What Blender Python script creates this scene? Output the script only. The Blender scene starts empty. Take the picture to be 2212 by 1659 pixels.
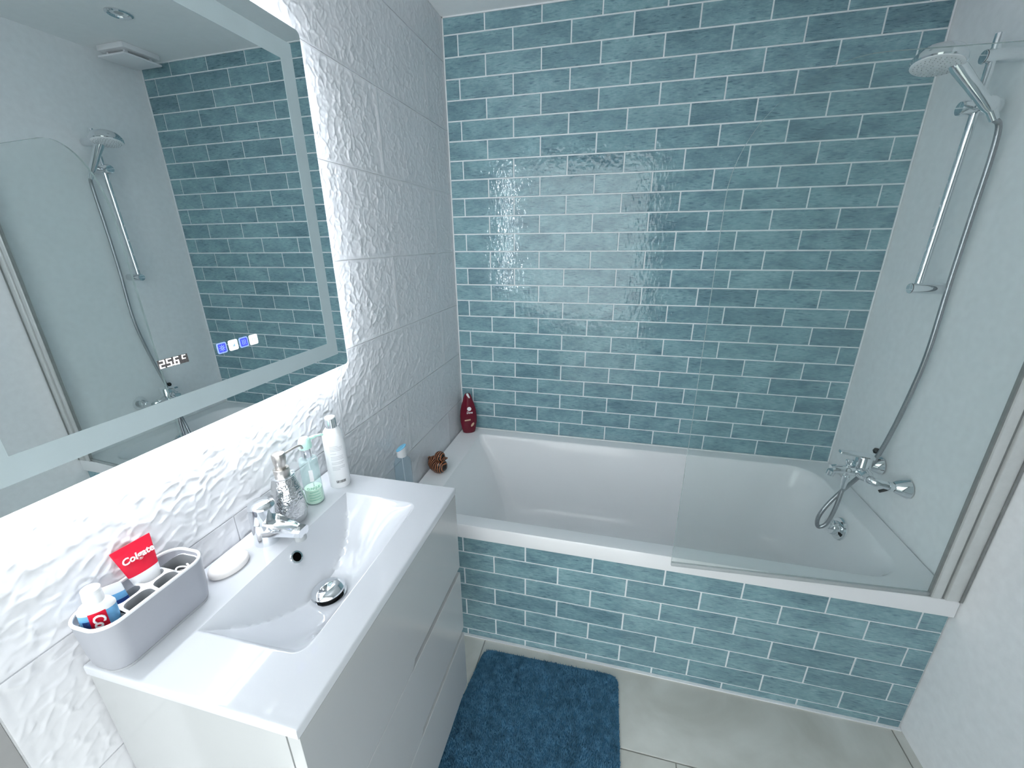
import bpy, bmesh, math, random
import numpy as np
from mathutils import Matrix, Vector, Euler

S = bpy.context.scene
C = S.collection
R = math.radians
random.seed(7)
RNG = np.random.default_rng(11)

# ------------------------------------------------------------------ camera
cam_d = bpy.data.cameras.new('camera')
cam = bpy.data.objects.new('camera', cam_d)
C.objects.link(cam)
cam.location = (0.7316, -1.8758, 1.4617)
cam.rotation_euler = (R(70.6896), R(0.5259), R(13.6836))
cam_d.sensor_fit = 'HORIZONTAL'
cam_d.sensor_width = 36.0
cam_d.lens = 886.166 / 2212.0 * 36.0
cam_d.clip_start = 0.02
S.camera = cam

# ------------------------------------------------------------------ world: light of the hallway that comes in by the open door
w = bpy.data.worlds.new('hall_light')
S.world = w
w.use_nodes = True
bg = w.node_tree.nodes['Background']
bg.inputs[0].default_value = (0.92, 0.98, 1.0, 1)
bg.inputs[1].default_value = 1.17

LED_POWER = 16.5            # emission of the strips behind the mirror
LED_COLOUR = (0.90, 0.95, 1.0)

vs = S.view_settings
vs.view_transform = 'Standard'
vs.look = 'None'
vs.gamma = 1.0
vs.use_curve_mapping = False
vs.exposure = 1.48
S.cycles.use_denoising = True
S.cycles.max_bounces = 10
S.cycles.diffuse_bounces = 6
S.cycles.glossy_bounces = 4
S.cycles.transparent_max_bounces = 16
S.cycles.sample_clamp_indirect = 6.0
S.cycles.use_adaptive_sampling = True
S.cycles.adaptive_threshold = 0.04

# ------------------------------------------------------------------ room measures (metres)
W = 1.70            # left wall x = 0, right wall x = W, tiled back wall y = 0
H = 2.289
Y_END = -1.687      # the left wall's tiling ends here, at the door
TH, TW_B, TW_P = 0.0741, 0.2243, 0.2285     # teal tile pitch: height, width on the wall, width on the bath panel
BATH_Y = -0.7527    # face of the tiled bath panel
RIM = 0.527
TOP = 0.868         # top of the washbasin


# ------------------------------------------------------------------ materials
def newmat(name):
    m = bpy.data.materials.new(name)
    m.use_nodes = True
    return m, m.node_tree.nodes, m.node_tree.links, m.node_tree.nodes['Principled BSDF']


def mat(name, col, rough=0.5, metal=0.0, spec=0.5, coat=0.0, noise=None, bump=None, emit=None, trans=0.0, ior=1.45, sss=0.0):
    """noise = (scale, amount), bump = (scale, strength, distance)"""
    m, n, l, p = newmat(name)
    p.inputs['Base Color'].default_value = (*col, 1)
    p.inputs['Roughness'].default_value = rough
    p.inputs['Metallic'].default_value = metal
    p.inputs['Specular IOR Level'].default_value = spec
    p.inputs['Coat Weight'].default_value = coat
    p.inputs['Coat Roughness'].default_value = 0.05
    p.inputs['Transmission Weight'].default_value = trans
    p.inputs['IOR'].default_value = ior
    if sss:
        p.inputs['Subsurface Weight'].default_value = sss
        p.inputs['Subsurface Radius'].default_value = (0.01, 0.01, 0.01)
    if emit:
        p.inputs['Emission Color'].default_value = (*emit[0], 1)
        p.inputs['Emission Strength'].default_value = emit[1]
    if noise or bump:
        tc = n.new('ShaderNodeTexCoord')
    if noise:
        t = n.new('ShaderNodeTexNoise')
        t.inputs['Scale'].default_value = noise[0]
        t.inputs['Detail'].default_value = 5
        l.new(tc.outputs['Object'], t.inputs['Vector'])
        r = n.new('ShaderNodeValToRGB')
        a = noise[1]
        r.color_ramp.elements[0].position = 0.3
        r.color_ramp.elements[1].position = 0.7
        r.color_ramp.elements[0].color = (*[c * (1 - a) for c in col], 1)
        r.color_ramp.elements[1].color = (*[min(1, c * (1 + a)) for c in col], 1)
        l.new(t.outputs['Fac'], r.inputs['Fac'])
        l.new(r.outputs['Color'], p.inputs['Base Color'])
    if bump:
        t = n.new('ShaderNodeTexNoise')
        t.inputs['Scale'].default_value = bump[0]
        t.inputs['Detail'].default_value = 4
        l.new(tc.outputs['Object'], t.inputs['Vector'])
        b = n.new('ShaderNodeBump')
        b.inputs['Strength'].default_value = bump[1]
        b.inputs['Distance'].default_value = bump[2]
        l.new(t.outputs['Fac'], b.inputs['Height'])
        l.new(b.outputs['Normal'], p.inputs['Normal'])
    return m


def thin_clear(name, tint, rough=0.02, gloss=1.0, diffuse=0.0, dcol=(1, 1, 1)):
    """thin glass or clear plastic sheet: see-through with Fresnel reflection"""
    m = bpy.data.materials.new(name)
    m.use_nodes = True
    n, l = m.node_tree.nodes, m.node_tree.links
    n.remove(n['Principled BSDF'])
    out = n['Material Output']
    tr = n.new('ShaderNodeBsdfTransparent')
    tr.inputs[0].default_value = (*tint, 1)
    gl = n.new('ShaderNodeBsdfGlossy')
    gl.inputs['Roughness'].default_value = rough
    # Schlick reflectance, the same from both sides of the sheet
    ge = n.new('ShaderNodeNewGeometry')
    dp = n.new('ShaderNodeVectorMath'); dp.operation = 'DOT_PRODUCT'
    l.new(ge.outputs['Normal'], dp.inputs[0]); l.new(ge.outputs['Incoming'], dp.inputs[1])

    def op(kind, a, b=None):
        q = n.new('ShaderNodeMath'); q.operation = kind
        for i, z in enumerate((a, b)):
            if z is None: continue
            if isinstance(z, (int, float)): q.inputs[i].default_value = z
            else: l.new(z, q.inputs[i])
        return q.outputs[0]
    c = op('ABSOLUTE', dp.outputs['Value'])
    f5 = op('POWER', op('SUBTRACT', 1.0, c), 5.0)
    mu = n.new('ShaderNodeMath'); mu.operation = 'MULTIPLY'; mu.inputs[1].default_value = gloss
    l.new(op('ADD', op('MULTIPLY', f5, 0.96), 0.04), mu.inputs[0])
    base = tr
    if diffuse:
        df = n.new('ShaderNodeBsdfDiffuse'); df.inputs[0].default_value = (*dcol, 1)
        m1 = n.new('ShaderNodeMixShader'); m1.inputs[0].default_value = diffuse
        l.new(tr.outputs[0], m1.inputs[1]); l.new(df.outputs[0], m1.inputs[2]); base = m1
    mx = n.new('ShaderNodeMixShader')
    l.new(mu.outputs[0], mx.inputs[0]); l.new(base.outputs[0], mx.inputs[1]); l.new(gl.outputs[0], mx.inputs[2])
    l.new(mx.outputs[0], out.inputs['Surface'])
    return m


def teal_tile():
    m, n, l, p = newmat('teal_glaze')
    tc = n.new('ShaderNodeTexCoord')
    oi = n.new('ShaderNodeObjectInfo')
    wv = n.new('ShaderNodeMath'); wv.operation = 'MULTIPLY'; wv.inputs[1].default_value = 57.0
    l.new(oi.outputs['Random'], wv.inputs[0])

    def noise(scale3, detail, rough=0.5):
        mp = n.new('ShaderNodeMapping'); mp.inputs['Scale'].default_value = scale3
        l.new(tc.outputs['Object'], mp.inputs['Vector'])
        t = n.new('ShaderNodeTexNoise'); t.noise_dimensions = '4D'
        t.inputs['Scale'].default_value = 1.0; t.inputs['Detail'].default_value = detail; t.inputs['Roughness'].default_value = rough
        l.new(mp.outputs[0], t.inputs['Vector']); l.new(wv.outputs[0], t.inputs['W'])
        return t

    def ramp(src, stops):
        r = n.new('ShaderNodeValToRGB')
        els = r.color_ramp.elements
        els[0].position, els[0].color = stops[0][0], (*stops[0][1], 1)
        els[1].position, els[1].color = stops[-1][0], (*stops[-1][1], 1)
        for pos, c in stops[1:-1]:
            e = els.new(pos); e.color = (*c, 1)
        l.new(src, r.inputs['Fac'])
        return r

    def mix(mode, fac, a, b):
        x = n.new('ShaderNodeMix'); x.data_type = 'RGBA'; x.blend_type = mode
        if isinstance(fac, float): x.inputs['Factor'].default_value = fac
        else: l.new(fac, x.inputs['Factor'])
        l.new(a, x.inputs['A']); l.new(b, x.inputs['B'])
        return x.outputs['Result']
    fine = noise((45, 190, 1), 5, 0.65)
    base = ramp(fine.outputs['Fac'], [(0.30, (0.190, 0.338, 0.380)), (0.52, (0.262, 0.428, 0.470)), (0.75, (0.352, 0.525, 0.567))])
    cloud = noise((9, 20, 1), 4, 0.6)
    cl = ramp(cloud.outputs['Fac'], [(0.40, (1.04, 1.04, 1.03)), (0.70, (0.60, 0.63, 0.68))])
    c1 = mix('MULTIPLY', 0.9, base.outputs['Color'], cl.outputs['Color'])
    rnd = ramp(oi.outputs['Random'], [(0.0, (0.80, 0.82, 0.845)), (0.22, (0.93, 0.94, 0.95)), (0.7, (1.0, 1.0, 1.0)), (1.0, (1.07, 1.05, 1.04))])
    c2 = mix('MULTIPLY', 1.0, c1, rnd.outputs['Color'])
    streak = noise((28, 210, 1), 6, 0.62)
    st = ramp(streak.outputs['Fac'], [(0.56, (1, 1, 1)), (0.64, (0.36, 0.43, 0.49))])
    c3 = mix('MULTIPLY', 0.75, c2, st.outputs['Color'])
    l.new(c3, p.inputs['Base Color'])
    p.inputs['Roughness'].default_value = 0.02
    p.inputs['Specular IOR Level'].default_value = 0.55
    b1 = noise((72, 46, 1), 1.5, 0.5)
    b2 = noise((35, 35, 1), 1.0, 0.5)
    b = n.new('ShaderNodeBump'); b.inputs['Strength'].default_value = 1.0; b.inputs['Distance'].default_value = 0.0013
    l.new(b1.outputs['Fac'], b.inputs['Height'])
    bb = n.new('ShaderNodeBump'); bb.inputs['Strength'].default_value = 0.35; bb.inputs['Distance'].default_value = 0.0022
    l.new(b2.outputs['Fac'], bb.inputs['Height']); l.new(b.outputs['Normal'], bb.inputs['Normal'])
    l.new(bb.outputs['Normal'], p.inputs['Normal'])
    return m


def stone_floor():
    m, n, l, p = newmat('beige_stone')
    tc = n.new('ShaderNodeTexCoord')
    oi = n.new('ShaderNodeObjectInfo')
    ad = n.new('ShaderNodeVectorMath'); ad.operation = 'ADD'
    sc = n.new('ShaderNodeMath'); sc.operation = 'MULTIPLY'; sc.inputs[1].default_value = 9
    l.new(oi.outputs['Random'], sc.inputs[0]); l.new(tc.outputs['Object'], ad.inputs[0]); l.new(sc.outputs[0], ad.inputs[1])
    t = n.new('ShaderNodeTexNoise'); t.inputs['Scale'].default_value = 4.5; t.inputs['Detail'].default_value = 7; t.inputs['Distortion'].default_value = 0.8
    l.new(ad.outputs[0], t.inputs['Vector'])
    r = n.new('ShaderNodeValToRGB')
    r.color_ramp.elements[0].position, r.color_ramp.elements[1].position = 0.33, 0.68
    r.color_ramp.elements[0].color = (0.55, 0.54, 0.49, 1); r.color_ramp.elements[1].color = (0.72, 0.715, 0.67, 1)
    l.new(t.outputs['Fac'], r.inputs['Fac']); l.new(r.outputs['Color'], p.inputs['Base Color'])
    p.inputs['Roughness'].default_value = 0.38
    return m


def stripes():
    m, n, l, p = newmat('tiger_stripes')
    tc = n.new('ShaderNodeTexCoord')
    wv = n.new('ShaderNodeTexWave'); wv.inputs['Scale'].default_value = 42; wv.inputs['Distortion'].default_value = 5.0
    wv.inputs['Detail'].default_value = 1.5; wv.inputs['Detail Scale'].default_value = 1.2; wv.bands_direction = 'X'
    l.new(tc.outputs['Object'], wv.inputs['Vector'])
    r = n.new('ShaderNodeValToRGB')
    r.color_ramp.elements[0].position, r.color_ramp.elements[1].position = 0.50, 0.60
    r.color_ramp.elements[0].color = (0.012, 0.007, 0.006, 1); r.color_ramp.elements[1].color = (0.36, 0.13, 0.055, 1)
    l.new(wv.outputs['Fac'], r.inputs['Fac']); l.new(r.outputs['Color'], p.inputs['Base Color'])
    p.inputs['Roughness'].default_value = 0.25
    return m


M = {
    'teal': teal_tile(),
    'grout': mat('pale_grout', (0.86, 0.90, 0.91), 0.8, noise=(60, 0.03)),
    'white_tile': mat('white_relief_tile', (0.72, 0.72, 0.745), 0.30, noise=(9, 0.012), bump=(160, 0.06, 0.001)),
    'pale_tile': mat('pale_wall_tile', (0.86, 0.87, 0.88), 0.45, noise=(6, 0.02), bump=(55, 0.45, 0.004)),
    'wall_grout': mat('white_grout', (0.90, 0.91, 0.92), 0.7, noise=(40, 0.03)),
    'ceiling': mat('ceiling_paint', (0.91, 0.92, 0.92), 0.8, noise=(30, 0.015)),
    'floor': stone_floor(),
    'floor_grout': mat('floor_grout', (0.33, 0.33, 0.31), 0.8, noise=(60, 0.05)),
    'jamb': mat('door_frame_grey', (0.30, 0.30, 0.30), 0.5, noise=(20, 0.05)),
    'ceramic': mat('white_ceramic', (0.63, 0.645, 0.68), 0.06, spec=0.5, coat=0.3, noise=(4, 0.006)),
    'acrylic': mat('white_acrylic', (0.89, 0.89, 0.90), 0.12, noise=(4, 0.006)),
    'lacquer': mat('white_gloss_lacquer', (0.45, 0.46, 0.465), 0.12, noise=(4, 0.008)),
    'chrome': mat('chrome', (0.82, 0.84, 0.86), 0.06, metal=1.0, noise=(30, 0.01)),
    'hose': mat('metal_hose', (0.40, 0.41, 0.43), 0.28, metal=1.0, noise=(300, 0.12)),
    'brushed': mat('brushed_steel', (0.58, 0.55, 0.52), 0.3, metal=1.0, noise=(120, 0.08)),
    'alu': mat('satin_aluminium', (0.72, 0.73, 0.72), 0.35, metal=0.35, noise=(50, 0.03)),
    'dark_seal': mat('dark_seal', (0.26, 0.27, 0.265), 0.5, noise=(50, 0.1)),
    'black': mat('black_rubber', (0.015, 0.016, 0.017), 0.4, noise=(40, 0.1)),
    'mirror': mat('mirror_silver', (0.80, 0.85, 0.86), 0.0, metal=1.0, noise=(2, 0.004)),
    'frost': mat('frosted_band', (0.52, 0.60, 0.62), 0.45, metal=0.35, noise=(25, 0.02), emit=((0.62, 0.78, 0.82), 0.03)),
    'housing': mat('mirror_housing', (0.70, 0.71, 0.72), 0.5, noise=(30, 0.02)),
    'glass_edge': mat('glass_edge', (0.42, 0.50, 0.49), 0.15, noise=(30, 0.05)),
    'glass': thin_clear('clear_glass', (0.962, 0.985, 0.980), 0.0, 0.8),
    'seal': thin_clear('clear_seal', (0.74, 0.77, 0.77), 0.1, 0.7, 0.35, (0.72, 0.74, 0.75)),
    'led': mat('led_strip', (1, 1, 1), 0.5, emit=(LED_COLOUR, LED_POWER), noise=(50, 0.01)),
    'digit': mat('lit_digit', (1, 1, 1), 0.5, emit=((1, 0.97, 0.97), 1.0), noise=(50, 0.01)),
    'display': mat('display_window', (0.13, 0.12, 0.12), 0.3, noise=(400, 0.25)),
    'blue_lit': mat('blue_lit', (0.02, 0.03, 0.3), 0.4, emit=((0.055, 0.075, 0.62), 0.5), noise=(90, 0.02)),
    'blue_pale': mat('pale_blue_lit', (0.2, 0.3, 0.8), 0.4, emit=((0.22, 0.30, 0.98), 0.5), noise=(90, 0.02)),
    'white_lit': mat('white_lit', (1, 1, 1), 0.4, emit=((0.95, 1.0, 1.0), 0.5), noise=(90, 0.01)),
    'icon_grey': mat('icon_grey', (0.3, 0.45, 0.55), 0.4, emit=((0.20, 0.36, 0.46), 0.35), noise=(90, 0.02)),
    'plastic_white': mat('white_plastic', (0.84, 0.84, 0.855), 0.35, noise=(20, 0.01)),
    'plastic_grey': mat('grey_plastic', (0.46, 0.47, 0.49), 0.4, noise=(20, 0.02)),
    'organiser': mat('pale_lilac_plastic', (0.37, 0.38, 0.42), 0.4, noise=(15, 0.012)),
    'organiser_in': mat('shaded_pocket_plastic', (0.21, 0.22, 0.23), 0.5, noise=(15, 0.02)),  # pocket walls coloured darker than the sheet's top, shade put into the colour
    'rim_white': mat('white_rim_plastic', (0.86, 0.87, 0.88), 0.35, noise=(20, 0.01)),
    'soap': mat('cream_soap', (0.86, 0.82, 0.80), 0.5, noise=(30, 0.015), sss=0.2),
    'red': mat('red_print', (0.72, 0.010, 0.040), 0.3, noise=(25, 0.06)),
    'print_white': mat('white_print', (0.86, 0.86, 0.87), 0.4, noise=(25, 0.01)),
    'tube_blue': mat('light_blue_print', (0.16, 0.42, 0.70), 0.3, noise=(35, 0.18)),
    'tube_navy': mat('navy_print', (0.02, 0.06, 0.25), 0.3, noise=(35, 0.15)),
    'sky_cap': mat('sky_blue_cap', (0.20, 0.60, 0.86), 0.3, noise=(20, 0.02)),
    'maroon': mat('maroon_plastic', (0.155, 0.006, 0.022), 0.22, noise=(30, 0.08)),
    'gold': mat('beige_print', (0.62, 0.42, 0.30), 0.4, noise=(50, 0.05)),
    'hammered': mat('hammered_silver', (0.60, 0.61, 0.61), 0.16, metal=1.0, noise=(60, 0.06)),
    'mint_cap': mat('mint_plastic', (0.60, 0.90, 0.80), 0.35, noise=(20, 0.02), sss=0.1),
    'mint_body': thin_clear('mint_clear', (0.92, 0.98, 0.975), 0.05, 0.8, 0.22, (0.74, 0.92, 0.92)),
    'mint_liquid': mat('green_liquid', (0.76, 0.93, 0.74), 0.2, noise=(10, 0.03), emit=None),
    'clear_plastic': thin_clear('clear_plastic', (0.86, 0.92, 0.95), 0.04, 0.9, 0.10, (0.6, 0.75, 0.85)),
    'text_grey': mat('grey_print', (0.50, 0.51, 0.54), 0.5, noise=(60, 0.05)),
    'text_green': mat('green_print', (0.16, 0.42, 0.30), 0.5, noise=(60, 0.05)),
    'mat_blue': mat('blue_pile', (0.090, 0.225, 0.345), 0.9, spec=0.15, noise=(45, 0.38)),
    'mat_base': mat('blue_backing', (0.06, 0.17, 0.28), 0.9, spec=0.1, noise=(45, 0.2)),
    'stripes': stripes(),
    'nozzle': mat('nozzle_grey', (0.45, 0.47, 0.48), 0.5, noise=(40, 0.04)),
    'opening_shade': mat('opening_shade', (0.003, 0.003, 0.003), 0.8, spec=0.0, noise=(40, 0.1)),  # flat black painted in for the shade inside openings
}


# ------------------------------------------------------------------ geometry collector
class G:
    def __init__(self):
        self.v, self.f = [], []

    def add(self, v, f, mx=None):
        o = len(self.v)
        if mx is not None:
            v = [tuple(mx @ Vector(p)) for p in v]
        self.v += [tuple(map(float, p)) for p in v]
        self.f += [tuple(i + o for i in q) for q in f]
        return self

    def box(self, x0, x1, y0, y1, z0, z1, bev=0.0, seg=2, mx=None):
        bm = bmesh.new()
        bmesh.ops.create_cube(bm, size=1.0)
        for v in bm.verts:
            v.co = Vector(((x0 + x1) / 2 + v.co.x * (x1 - x0), (y0 + y1) / 2 + v.co.y * (y1 - y0), (z0 + z1) / 2 + v.co.z * (z1 - z0)))
        if bev:
            bmesh.ops.bevel(bm, geom=list(bm.edges), offset=bev, segments=seg, affect='EDGES', profile=0.5)
        bm.verts.index_update()
        v = [tuple(q.co) for q in bm.verts]
        f = [tuple(q.index for q in face.verts) for face in bm.faces]
        bm.free()
        return self.add(v, f, mx)

    def lathe(self, prof, n=32, mx=None, sx=1.0, sy=1.0):
        """prof: (radius, z) from bottom to top; radius 0 closes"""
        v, f, rings = [], [], []
        for r, z in prof:
            if r <= 1e-6:
                rings.append([len(v)]); v.append((0, 0, z))
            else:
                rings.append(list(range(len(v), len(v) + n)))
                v += [(r * sx * math.cos(2 * math.pi * i / n), r * sy * math.sin(2 * math.pi * i / n), z) for i in range(n)]
        for a, b in zip(rings[:-1], rings[1:]):
            for i in range(n):
                j = (i + 1) % n
                if len(a) == 1 and len(b) == 1: continue
                if len(a) == 1: f.append((a[0], b[j], b[i]))
                elif len(b) == 1: f.append((a[i], a[j], b[0]))
                else: f.append((a[i], a[j], b[j], b[i]))
        return self.add(v, f, mx)

    def tube(self, pts, rad, n=12, caps=True, mx=None, flat=1.0):
        pts = [Vector(p) for p in pts]
        rs = rad if isinstance(rad, (list, tuple)) else [rad] * len(pts)
        v, f, rings = [], [], []
        t0 = (pts[1] - pts[0]).normalized()
        up = Vector((0, 0, 1)) if abs(t0.z) < 0.9 else Vector((1, 0, 0))
        nrm = t0.cross(up).normalized()
        for i, p in enumerate(pts):
            t = (pts[min(i + 1, len(pts) - 1)] - pts[max(i - 1, 0)]).normalized()
            nrm = (nrm - t * nrm.dot(t)).normalized()
            b = t.cross(nrm)
            rings.append(list(range(len(v), len(v) + n)))
            v += [tuple(p + (nrm * math.cos(2 * math.pi * k / n) + b * flat * math.sin(2 * math.pi * k / n)) * rs[i]) for k in range(n)]
        for a, b2 in zip(rings[:-1], rings[1:]):
            for k in range(n):
                q = (k + 1) % n
                f.append((a[k], a[q], b2[q], b2[k]))
        if caps:
            f.append(tuple(reversed(rings[0]))); f.append(tuple(rings[-1]))
        return self.add(v, f, mx)

    def prism(self, outline, z0, z1, mx=None, inset=0.0):
        n = len(outline)
        if inset:
            cx = sum(p[0] for p in outline) / n; cy = sum(p[1] for p in outline) / n
            inn = []
            for i in range(n):
                a, b, c = Vector(outline[i - 1]), Vector(outline[i]), Vector(outline[(i + 1) % n])
                e = (c - a).normalized(); nn = Vector((-e.y, e.x))
                if nn.dot(Vector((cx, cy)) - b) < 0: nn = -nn
                inn.append(tuple(b + nn * inset))
            v = [(x, y, z0) for x, y in outline] + [(x, y, z1 - inset) for x, y in outline] + [(x, y, z1) for x, y in inn]
            f = [tuple(reversed(range(n))), tuple(range(2 * n, 3 * n))]
            for k in (0, 1):
                f += [(k * n + i, k * n + (i + 1) % n, (k + 1) * n + (i + 1) % n, (k + 1) * n + i) for i in range(n)]
        else:
            v = [(x, y, z0) for x, y in outline] + [(x, y, z1) for x, y in outline]
            f = [tuple(reversed(range(n))), tuple(range(n, 2 * n))] + [(i, (i + 1) % n, n + (i + 1) % n, n + i) for i in range(n)]
        return self.add(v, f, mx)

    def loft(self, loops, cap0=True, cap1=True, mx=None):
        n = len(loops[0]); v, f = [], []
        for lp in loops: v += list(lp)
        for k in range(len(loops) - 1):
            f += [(k * n + i, k * n + (i + 1) % n, (k + 1) * n + (i + 1) % n, (k + 1) * n + i) for i in range(n)]
        if cap0: f.append(tuple(reversed(range(n))))
        if cap1: f.append(tuple(range((len(loops) - 1) * n, len(loops) * n)))
        return self.add(v, f, mx)


def rrect(x0, x1, y0, y1, r, k=7):
    """rounded rectangle, counter-clockwise; r: one radius or four (SW, SE, NE, NW)"""
    rr = r if isinstance(r, (list, tuple)) else [r] * 4
    out = []
    for (cx, cy, a0), q in zip(((x0, y0, 180), (x1, y0, 270), (x1, y1, 0), (x0, y1, 90)), rr):
        mx_ = cx + (q if cx == x0 else -q); my_ = cy + (q if cy == y0 else -q)
        for i in range(k):
            a = R(a0 + 90 * i / (k - 1))
            out.append((mx_ + q * math.cos(a), my_ + q * math.sin(a)))
    return out


def z3(loop, z):
    return [(x, y, z) for x, y in loop]


def smooth_path(pts, per=8):
    """Catmull-Rom through the points"""
    P = [Vector(p) for p in pts]
    P = [P[0] * 2 - P[1]] + P + [P[-1] * 2 - P[-2]]
    out = []
    for i in range(1, len(P) - 2):
        for k in range(per):
            t = k / per
            out.append(0.5 * ((2 * P[i]) + (-P[i - 1] + P[i + 1]) * t + (2 * P[i - 1] - 5 * P[i] + 4 * P[i + 1] - P[i + 2]) * t * t + (-P[i - 1] + 3 * P[i] - 3 * P[i + 1] + P[i + 2]) * t ** 3))
    out.append(P[-2])
    return out


def mesh_of(name, g, m, smooth=35):
    me = bpy.data.meshes.new(name)
    me.from_pydata(g.v, [], g.f)
    me.validate()
    bm = bmesh.new(); bm.from_mesh(me)
    bmesh.ops.recalc_face_normals(bm, faces=bm.faces)
    bm.to_mesh(me); bm.free()
    if smooth:
        me.polygons.foreach_set('use_smooth', [True] * len(me.polygons))
        me.set_sharp_from_angle(angle=R(smooth))
    me.materials.append(m if not isinstance(m, str) else M[m])
    me.update()
    return me


def obj(name, g, m, parent=None, smooth=35, label=None, world=False, kind=None):
    """one mesh object; world=True: the shape was given in room coordinates, move it into its parent's frame"""
    if world and parent is not None:
        inv = parent.matrix_basis.inverted()
        if parent.parent is not None:
            inv = inv @ parent.parent.matrix_basis.inverted()
        g2 = G(); g2.add(g.v, g.f, inv); g = g2
    o = bpy.data.objects.new(name, mesh_of(name, g, m, smooth))
    C.objects.link(o)
    if parent is not None: o.parent = parent
    if label: o['label'] = label
    if kind: o['kind'] = kind
    return o


def thing(name, label, cat, loc=(0, 0, 0), rot=(0, 0, 0), group=None):
    o = bpy.data.objects.new(name, None)
    C.objects.link(o)
    o.location = loc; o.rotation_euler = rot
    o.empty_display_size = 0.05
    o['label'] = label; o['category'] = cat
    if group: o['group'] = group
    bpy.context.view_layer.update()
    return o


def tag(o, label, cat, group=None):
    o['label'] = label; o['category'] = cat
    if group: o['group'] = group
    return o


def struct(name, g, m, label=None, smooth=35):
    o = obj(name, g, m, smooth=smooth)
    o['kind'] = 'structure'
    if label: o['label'] = label
    return o


def text_geo(s, size, mx, depth=0.0002, shear=0.0, bold=0.0, bend=None, width=None):
    """flat lettering in the local XY plane, mapped by mx; bend=radius wraps it round a vertical cylinder"""
    cu = bpy.data.curves.new('lettering', 'FONT')
    cu.body = s; cu.size = size; cu.extrude = depth; cu.shear = shear; cu.offset = bold
    cu.align_x = 'CENTER'; cu.align_y = 'CENTER'; cu.resolution_u = 3
    o = bpy.data.objects.new('lettering', cu)
    C.objects.link(o)
    dg = bpy.context.evaluated_depsgraph_get()
    me = bpy.data.meshes.new_from_object(o.evaluated_get(dg))
    v = [tuple(p.co) for p in me.vertices]; f = [tuple(p.vertices) for p in me.polygons]
    bpy.data.objects.remove(o); bpy.data.curves.remove(cu); bpy.data.meshes.remove(me)
    if width and v:
        cur = max(p[0] for p in v) - min(p[0] for p in v)
        v = [(p[0] * width / cur, p[1], p[2]) for p in v]
    if bend:
        v = [((bend + p[2]) * math.sin(p[0] / bend), p[1], (bend + p[2]) * math.cos(p[0] / bend) - bend) for p in v]
    g = G(); g.add(v, f, mx)
    return g


def patch_bend(w, h, r, mx, d=0.0003, n=10):
    """a printed rectangle wrapped on a cylinder of radius r (local X across, Y up, Z out)"""
    v, f = [], []
    for i in range(n + 1):
        x = -w / 2 + w * i / n
        for y in (-h / 2, h / 2):
            for q in (0, d):
                v.append(((r + q) * math.sin(x / r), y, (r + q) * math.cos(x / r) - r))
    for i in range(n):
        a, b = i * 4, i * 4 + 4
        f += [(a + 1, b + 1, b + 3, a + 3), (a, a + 2, b + 2, b), (a + 2, a + 3, b + 3, b + 2), (a, b, b + 1, a + 1)]
    f += [(0, 1, 3, 2), (n * 4, n * 4 + 2, n * 4 + 3, n * 4 + 1)]
    g = G(); g.add(v, f, mx)
    return g


# =================================================================== THE ROOM
# ------------------------------------------------------------------ tiles
_tile_cache = {}


def tile_mesh(wd, ht, d, bev, m, name):
    key = (round(wd, 4), round(ht, 4), d, bev, name)
    if key not in _tile_cache:
        a, b = wd / 2, ht / 2
        v = [(-a, -b, 0), (a, -b, 0), (a, b, 0), (-a, b, 0),
             (-a, -b, d - bev), (a, -b, d - bev), (a, b, d - bev), (-a, b, d - bev),
             (-a + bev, -b + bev, d), (a - bev, -b + bev, d), (a - bev, b - bev, d), (-a + bev, b - bev, d)]
        f = [(8, 9, 10, 11)]
        for k in (0, 4):
            f += [(k + i, k + (i + 1) % 4, k + 4 + (i + 1) % 4, k + 4 + i) for i in range(4)]
        g = G(); g.add(v, f)
        _tile_cache[key] = mesh_of(name, g, m, smooth=0)
    return _tile_cache[key]


def lay(parent, frame, cells, d, bev, gap, m, name='tile', jit=0.0):
    """cells: (u0, u1, v0, v1) in the plane of frame (local X, Y; Z out)"""
    for u0, u1, v0, v1 in cells:
        wd, ht = u1 - u0 - gap, v1 - v0 - gap
        if wd < 0.006 or ht < 0.006: continue
        o = bpy.data.objects.new(name, tile_mesh(wd, ht, d, bev, m, name))
        C.objects.link(o)
        o.parent = parent
        tilt = Matrix.Rotation(random.uniform(-jit, jit), 4, 'X') @ Matrix.Rotation(random.uniform(-jit, jit), 4, 'Y')
        o.matrix_local = frame @ Matrix.Translation(((u0 + u1) / 2, (v0 + v1) / 2, 0)) @ tilt


def courses(u_lo, u_hi, v_lo, v_hi, pw, ph, u_of_row, v_ref):
    """running-bond cells clipped to the rectangle; u_of_row(j) = position of one joint in row j"""
    cells = []
    j0 = math.floor((v_lo - v_ref) / ph + 1e-6)
    j = j0
    while v_ref + j * ph < v_hi - 1e-4:
        v0, v1 = max(v_lo, v_ref + j * ph), min(v_hi, v_ref + (j + 1) * ph)
        u = u_of_row(j)
        u -= math.ceil((u - u_lo) / pw) * pw
        while u < u_hi - 1e-4:
            a, b = max(u, u_lo), min(u + pw, u_hi)
            if b - a > 0.004 and v1 - v0 > 0.004: cells.append((a, b, v0, v1))
            u += pw
        j += 1
    return cells


FR_BACK = Matrix(((1, 0, 0, 0), (0, 0, -1, 0), (0, 1, 0, 0), (0, 0, 0, 1)))      # X right, Y up, Z towards the room (-y)
FR_RIGHT = Matrix(((0, 0, -1, W), (-1, 0, 0, 0), (0, 1, 0, 0), (0, 0, 0, 1)))    # X = -y, Y up, Z = -x
FR_FLOOR = Matrix.Identity(4)

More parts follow.
